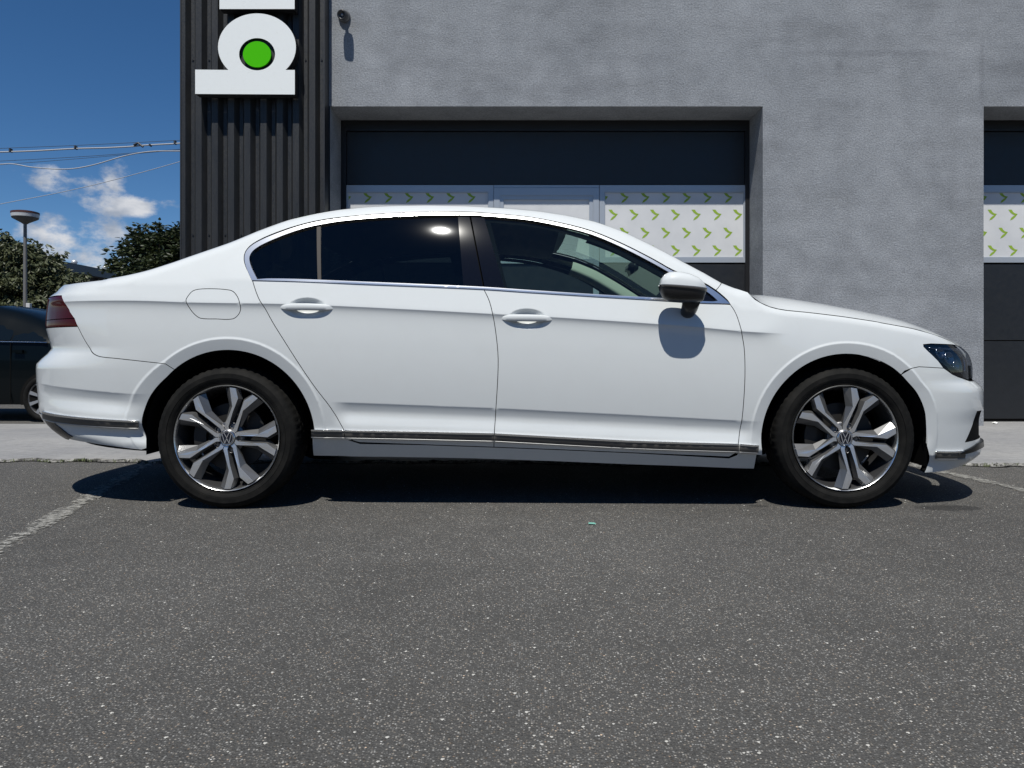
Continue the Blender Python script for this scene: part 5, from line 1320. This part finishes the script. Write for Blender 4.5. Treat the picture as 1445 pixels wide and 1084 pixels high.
cable('overhead_cable', 'thin dark carrier wire above the sagging cable', q([(-300,215),(0,203),(700,164),(1400,110),(1800,80)]), 14.1, .0045, cd_)
cable('overhead_cable', 'thin dark wire hidden low behind the sagging cable', q([(-300,250),(200,216),(700,176),(1400,116),(1800,90)]), 14.2, .004, cd_)
for i, (a, b, h) in enumerate([(82,130,22),(580,108,20),(1340,70,22),(1150,84,10)]):
    x, y = a/s_, k_+b/s_; MB().box(WX(x, 14)-.012, WX(x, 14)+.012, 13.96, 14.04, WZ(y+1, 14), WZ(y-h/s_, 14)).build('cable_clip', cd_, c1)
o = MB().tube([(WX(190, 14), 13.97, WZ(205.6, 14)), (WX(196, 14), 13.97, WZ(202.6, 14)), (WX(203, 14), 13.97, WZ(208, 14))], .022, 6).build('cable_clamp', cd_, c1)

# long low shed with roof vents
sh_ = empty('low_shed', (WX(-40, 24), 24, -.156)); tag(sh_, 'long dark low shed with a grey roof edge behind the trees', 'shed')
A_ = Vector((WX(-60, 23), 23, 0)); B_ = Vector((WX(262, 38), 38, 0)); d = (B_-A_); n_ = Vector((-d.y, d.x, 0)).normalized(); O_ = Vector(sh_.location)
def shed_box(a, b, w0, w1, z0, z1, nm, m):
    p, q_ = A_+d*a, A_+d*b; vs = [p+n_*w+Vector((0, 0, z)) for p in (p, q_) for w in (w0, w1) for z in (z0, z1)]; mb = MB(); mb.add([v-O_ for v in vs], [(0,1,3,2),(4,6,7,5),(0,4,5,1),(2,3,7,6),(0,2,6,4),(1,5,7,3)]); return mb.build(nm, m, sh_)
zr = 4.15
sw = mat('shed_wall', (.055,.055,.058), .8); sr = mat('shed_roof', (.085,.09,.10), .5)
shed_box(0, 1, .0, 9, -.1, zr-.35, 'wall', sw); shed_box(-.02, 1.02, -.5, 9.4, zr-.34, zr, 'roof', sr)
for k in range(9):
    shed_box(.08+k*.1, .086+k*.1, -.12, -.003, 0, zr-.36, 'downpipe', sr)
    shed_box(.10+k*.1, .16+k*.1, -.03, -.003, 2.0, 2.9, 'window', mat_w if k else (globals().update(mat_w=mat('shed_window', (.03,.04,.05), .1)) or mat_w))
for px, py, t_ in ((38, 345, .31), (68, 352, .42), (95, 358, .56), (103, 360.5, .60), (32, 346, .28)):
    P_ = A_+d*t_+n_*.3; r = .11*P_.y/26; 
    b = MB().tube([P_-O_+Vector((0,0,zr)), P_-O_+Vector((0,0,zr+r*1.3))], r*.5, 10); b.build('roof_vent', mat('vent_white', (.6,.6,.6), .4, .5) if 'vw' not in globals() else vw, sh_)
    b = MB().lathe([(.001, r*2.5), (r*.75, r*2.2), (r, r*1.6), (r*.7, r*1.15)], 'z', 14, tuple(P_-O_+Vector((0,0,zr)))).build('vent_cowl', bpy.data.materials['vent_white'], sh_, True)

# ------------------------------------------------------------------ trees
M['bark'] = mat('bark', (.06,.045,.035), .9)
def leafmat(name, a, b):
    m = mat(name, a, .5); t = NT(m); oi = t.n('NewGeometry').outputs['Random Per Island']
    t.color(t.mix(oi, a, b)); t.b.inputs['Specular IOR Level'].default_value = .4
    tl = t.n('BsdfTranslucent'); t.L.new(t.mix(oi, a, b), tl.inputs[0]); mx = t.n('MixShader'); mx.inputs[0].default_value = .22
    t.L.new(t.b.outputs[0], mx.inputs[1]); t.L.new(tl.outputs[0], mx.inputs[2]); t.L.new(mx.outputs[0], t.N['Material Output'].inputs[0]); return m
LM1 = leafmat('leaf_olive', (.040,.052,.024), (.095,.105,.050)); LM2 = leafmat('leaf_dark', (.016,.030,.013), (.050,.062,.024))
def tree(name, lab, base, H, blobs, nleaf, lsize, lm, seed, droop=.5, spires=(), cat='tree'):
    """blobs: (cx, cy, cz, rx, ry, rz) crown masses relative to the base"""
    rd = random.Random(seed); e = empty(name, base); tag(e, lab, cat, 'trees behind the yard')
    mb = MB(); mb.tube([(0,0,0), (.05,.02,H*.25), (0,0,H*.5), (.03,0,H*.8)], [.13*H/4,.10*H/4,.07*H/4,.02], 10); mb.build('trunk', M['bark'], e, 'auto')
    tw = MB(); lf = MB(); shoots = []
    per = sum((b[3]*b[4]*b[5])**(2/3) for b in blobs)
    for b in blobs:
        n = int(nleaf/22*(b[3]*b[4]*b[5])**(2/3)/per)
        tw.tube([(0,0,H*.35), (b[0]*.5, b[1]*.5, (H*.45+b[2])/2), (b[0], b[1], b[2])], [.05*H/4,.035*H/4,.015], 6)
        for _ in range(n):
            v = Vector((rd.gauss(0,1), rd.gauss(0,1), rd.gauss(0,1))).normalized(); r = rd.random()**.33
            if rd.random() < .75: r = .8+.25*rd.random()
            p = Vector((b[0]+v.x*b[3]*r, b[1]+v.y*b[4]*r, b[2]+v.z*b[5]*r)); shoots.append((p, (v+Vector((0,0,.5))).normalized(), 22, 1.))
    for (sx, sy, sz, ln) in spires: 
        for _ in range(5): shoots.append((Vector((sx+rd.gauss(0,.05), sy+rd.gauss(0,.05), sz)), Vector((rd.gauss(0,.16), rd.gauss(0,.16), 1)).normalized(), int(34*ln/.5), ln/.34))
    for (p, dr, n, L) in shoots:
        ln = rd.uniform(.18, .42)*L*H/4; q_ = p+dr*ln
        if rd.random() < .35 or L > 1.2: tw.tube([p-dr*ln*.5, p+dr*ln*.3, q_], [.008, .006, .003], 4, caps=False)
        for i in range(n):
            t_ = rd.random(); c_ = p.lerp(q_, t_); a = rd.uniform(0, 2*PI); rad = rd.uniform(.02, .16)*H/4*(1.15-.6*t_)
            side_ = Vector((math.cos(a), math.sin(a), rd.uniform(-.4, .4)-droop*.3)).normalized(); c_ = c_+side_*rad
            s = lsize*rd.uniform(.6, 1.25); ld = (side_+Vector((0,0,-droop*rd.uniform(.3,1.4)))+dr*.3+Vector((rd.gauss(0,.3), rd.gauss(0,.3), rd.gauss(0,.2)))).normalized()
            wv = ld.cross(Vector((rd.gauss(0,1), rd.gauss(0,1), rd.gauss(0,1)+.6))).normalized()*s*.24; up_ = ld.cross(wv).normalized()*s*.06
            lf.add([c_, c_+ld*s*.35+wv+up_, c_+ld*s*.72+wv*.75+up_*.4, c_+ld*s-up_*.9, c_+ld*s*.72-wv*.75+up_*.4, c_+ld*s*.35-wv+up_], [(0,1,2,3),(0,3,4,5)])
    tw.build('limbs', M['bark'], e, fix=False); o = lf.build('crown', lm, e, fix=False); o['kind'] = 'stuff'
    return e
TX = lambda px, Y: WX(px, Y)
Y1 = 20.; b0 = TX(20, Y1)
def bl(px, py, rpx, Y, bx, dy=0, ry=None, k=1.): r = rpx*Y/FOC; return (TX(px, Y)-bx, dy, WZ(py, Y)+.156, r, ry or r*1.0, r*k)
tree('leafy_tree', 'olive green leafy tree behind the street lamp at the far left', (b0, Y1, -.156), 4.0,
     [bl(12,385,40,Y1,b0,0,None,.85), bl(-45,380,44,Y1,b0,.2), bl(58,415,40,Y1,b0,-.2), bl(20,440,52,Y1,b0,-.4), bl(90,430,30,Y1,b0,.1), bl(-20,455,45,Y1,b0), bl(66,462,42,Y1,b0,-.3), bl(98,405,13,Y1,b0), bl(55,372,20,Y1,b0), bl(120,455,25,Y1,b0,.2), bl(14,352,14,Y1,b0)], 30000, .155, LM1, 5, .9,
     spires=[(TX(15,Y1)-b0, 0, WZ(352,Y1)+.1, .22), (TX(60,Y1)-b0, 0, WZ(362,Y1)+.1, .25), (TX(92,Y1)-b0, 0, WZ(395,Y1)+.1, .35)])
Y2 = 15.; b2 = TX(215, Y2)
tree('leafy_tree', 'dark tree with upright leafy shoots beside the corner of the dark cladding', (b2, Y2, -.156), 3.6,
     [bl(225,372,34,Y2,b2,0,None,.8), bl(255,365,34,Y2,b2,.1), bl(195,372,16,Y2,b2), bl(178,372,12,Y2,b2), bl(290,360,40,Y2,b2,.2), bl(230,400,50,Y2,b2), bl(285,400,50,Y2,b2,.2), bl(205,350,12,Y2,b2)], 17000, .105, LM2, 9, .2,
     spires=[(TX(194,Y2)-b2,0,WZ(336,Y2)+.15,.34), (TX(219,Y2)-b2,0,WZ(340,Y2)+.15,.46), (TX(250,Y2)-b2,.1,WZ(338,Y2)+.15,.30), (TX(183,Y2)-b2,0,WZ(345,Y2)+.15,.10), (TX(235,Y2)-b2,0,WZ(345,Y2)+.15,.22), (TX(207,Y2)-b2,0,WZ(346,Y2)+.15,.22), (TX(170,Y2)-b2,0,WZ(376,Y2)+.1,.14)])
Y3 = 30.; b3 = TX(-150, Y3)
tree('leafy_tree', 'distant tree mass reaching in behind the dark hatchback at the left edge', (b3, Y3, -.156), 5.0, [bl(-150,440,70,Y3,b3), bl(-220,430,70,Y3,b3), bl(-90,470,60,Y3,b3)], 6000, .22, LM1, 12, .8)

# ------------------------------------------------------------------ unseen building and trees behind the camera, added for paint and glass to mirror
yb = empty('added_reflection_building', (0, -30, 0)); tag(yb, kind='structure')
yw = mat('added_reflection_wall', (.22,.21,.19), .85); yg = mat('added_reflection_window', (.02,.025,.03), .1)
MB().box(-45, 38, -12, 0, 0, 5.2).build('wall', yw, yb); MB().box(-45.4, 38.4, -12.4, .4, 5.21, 5.6).build('roof', sr, yb)
wme = MB().box(-1.3, 1.3, .004, .05, 1.1, 2.6).mesh('window'); wme.materials.append(yg)
for k in range(16):
    o = bpy.data.objects.new('window', wme); C.objects.link(o); o.parent = yb; o.location = (-40+k*5, 0, .6)
for i, (x, y, h) in enumerate([(-34,-24,7.5),(-22,-26,6.5),(20,-25,7),(31,-22,8)]):
    t_ = tree('added_reflection_tree', '', (x, y, 0), h, [(0, 0, h*.62, h*.28, h*.28, h*.30), (h*.15, .3, h*.45, h*.22, h*.22, h*.2), (-h*.17, -.2, h*.5, h*.2, h*.2, h*.2)], 3000, .5, LM2, 30+i, .4)
    for k_ in ('label', 'category', 'group'):
        if k_ in t_: del t_[k_]
    t_['kind'] = 'structure'
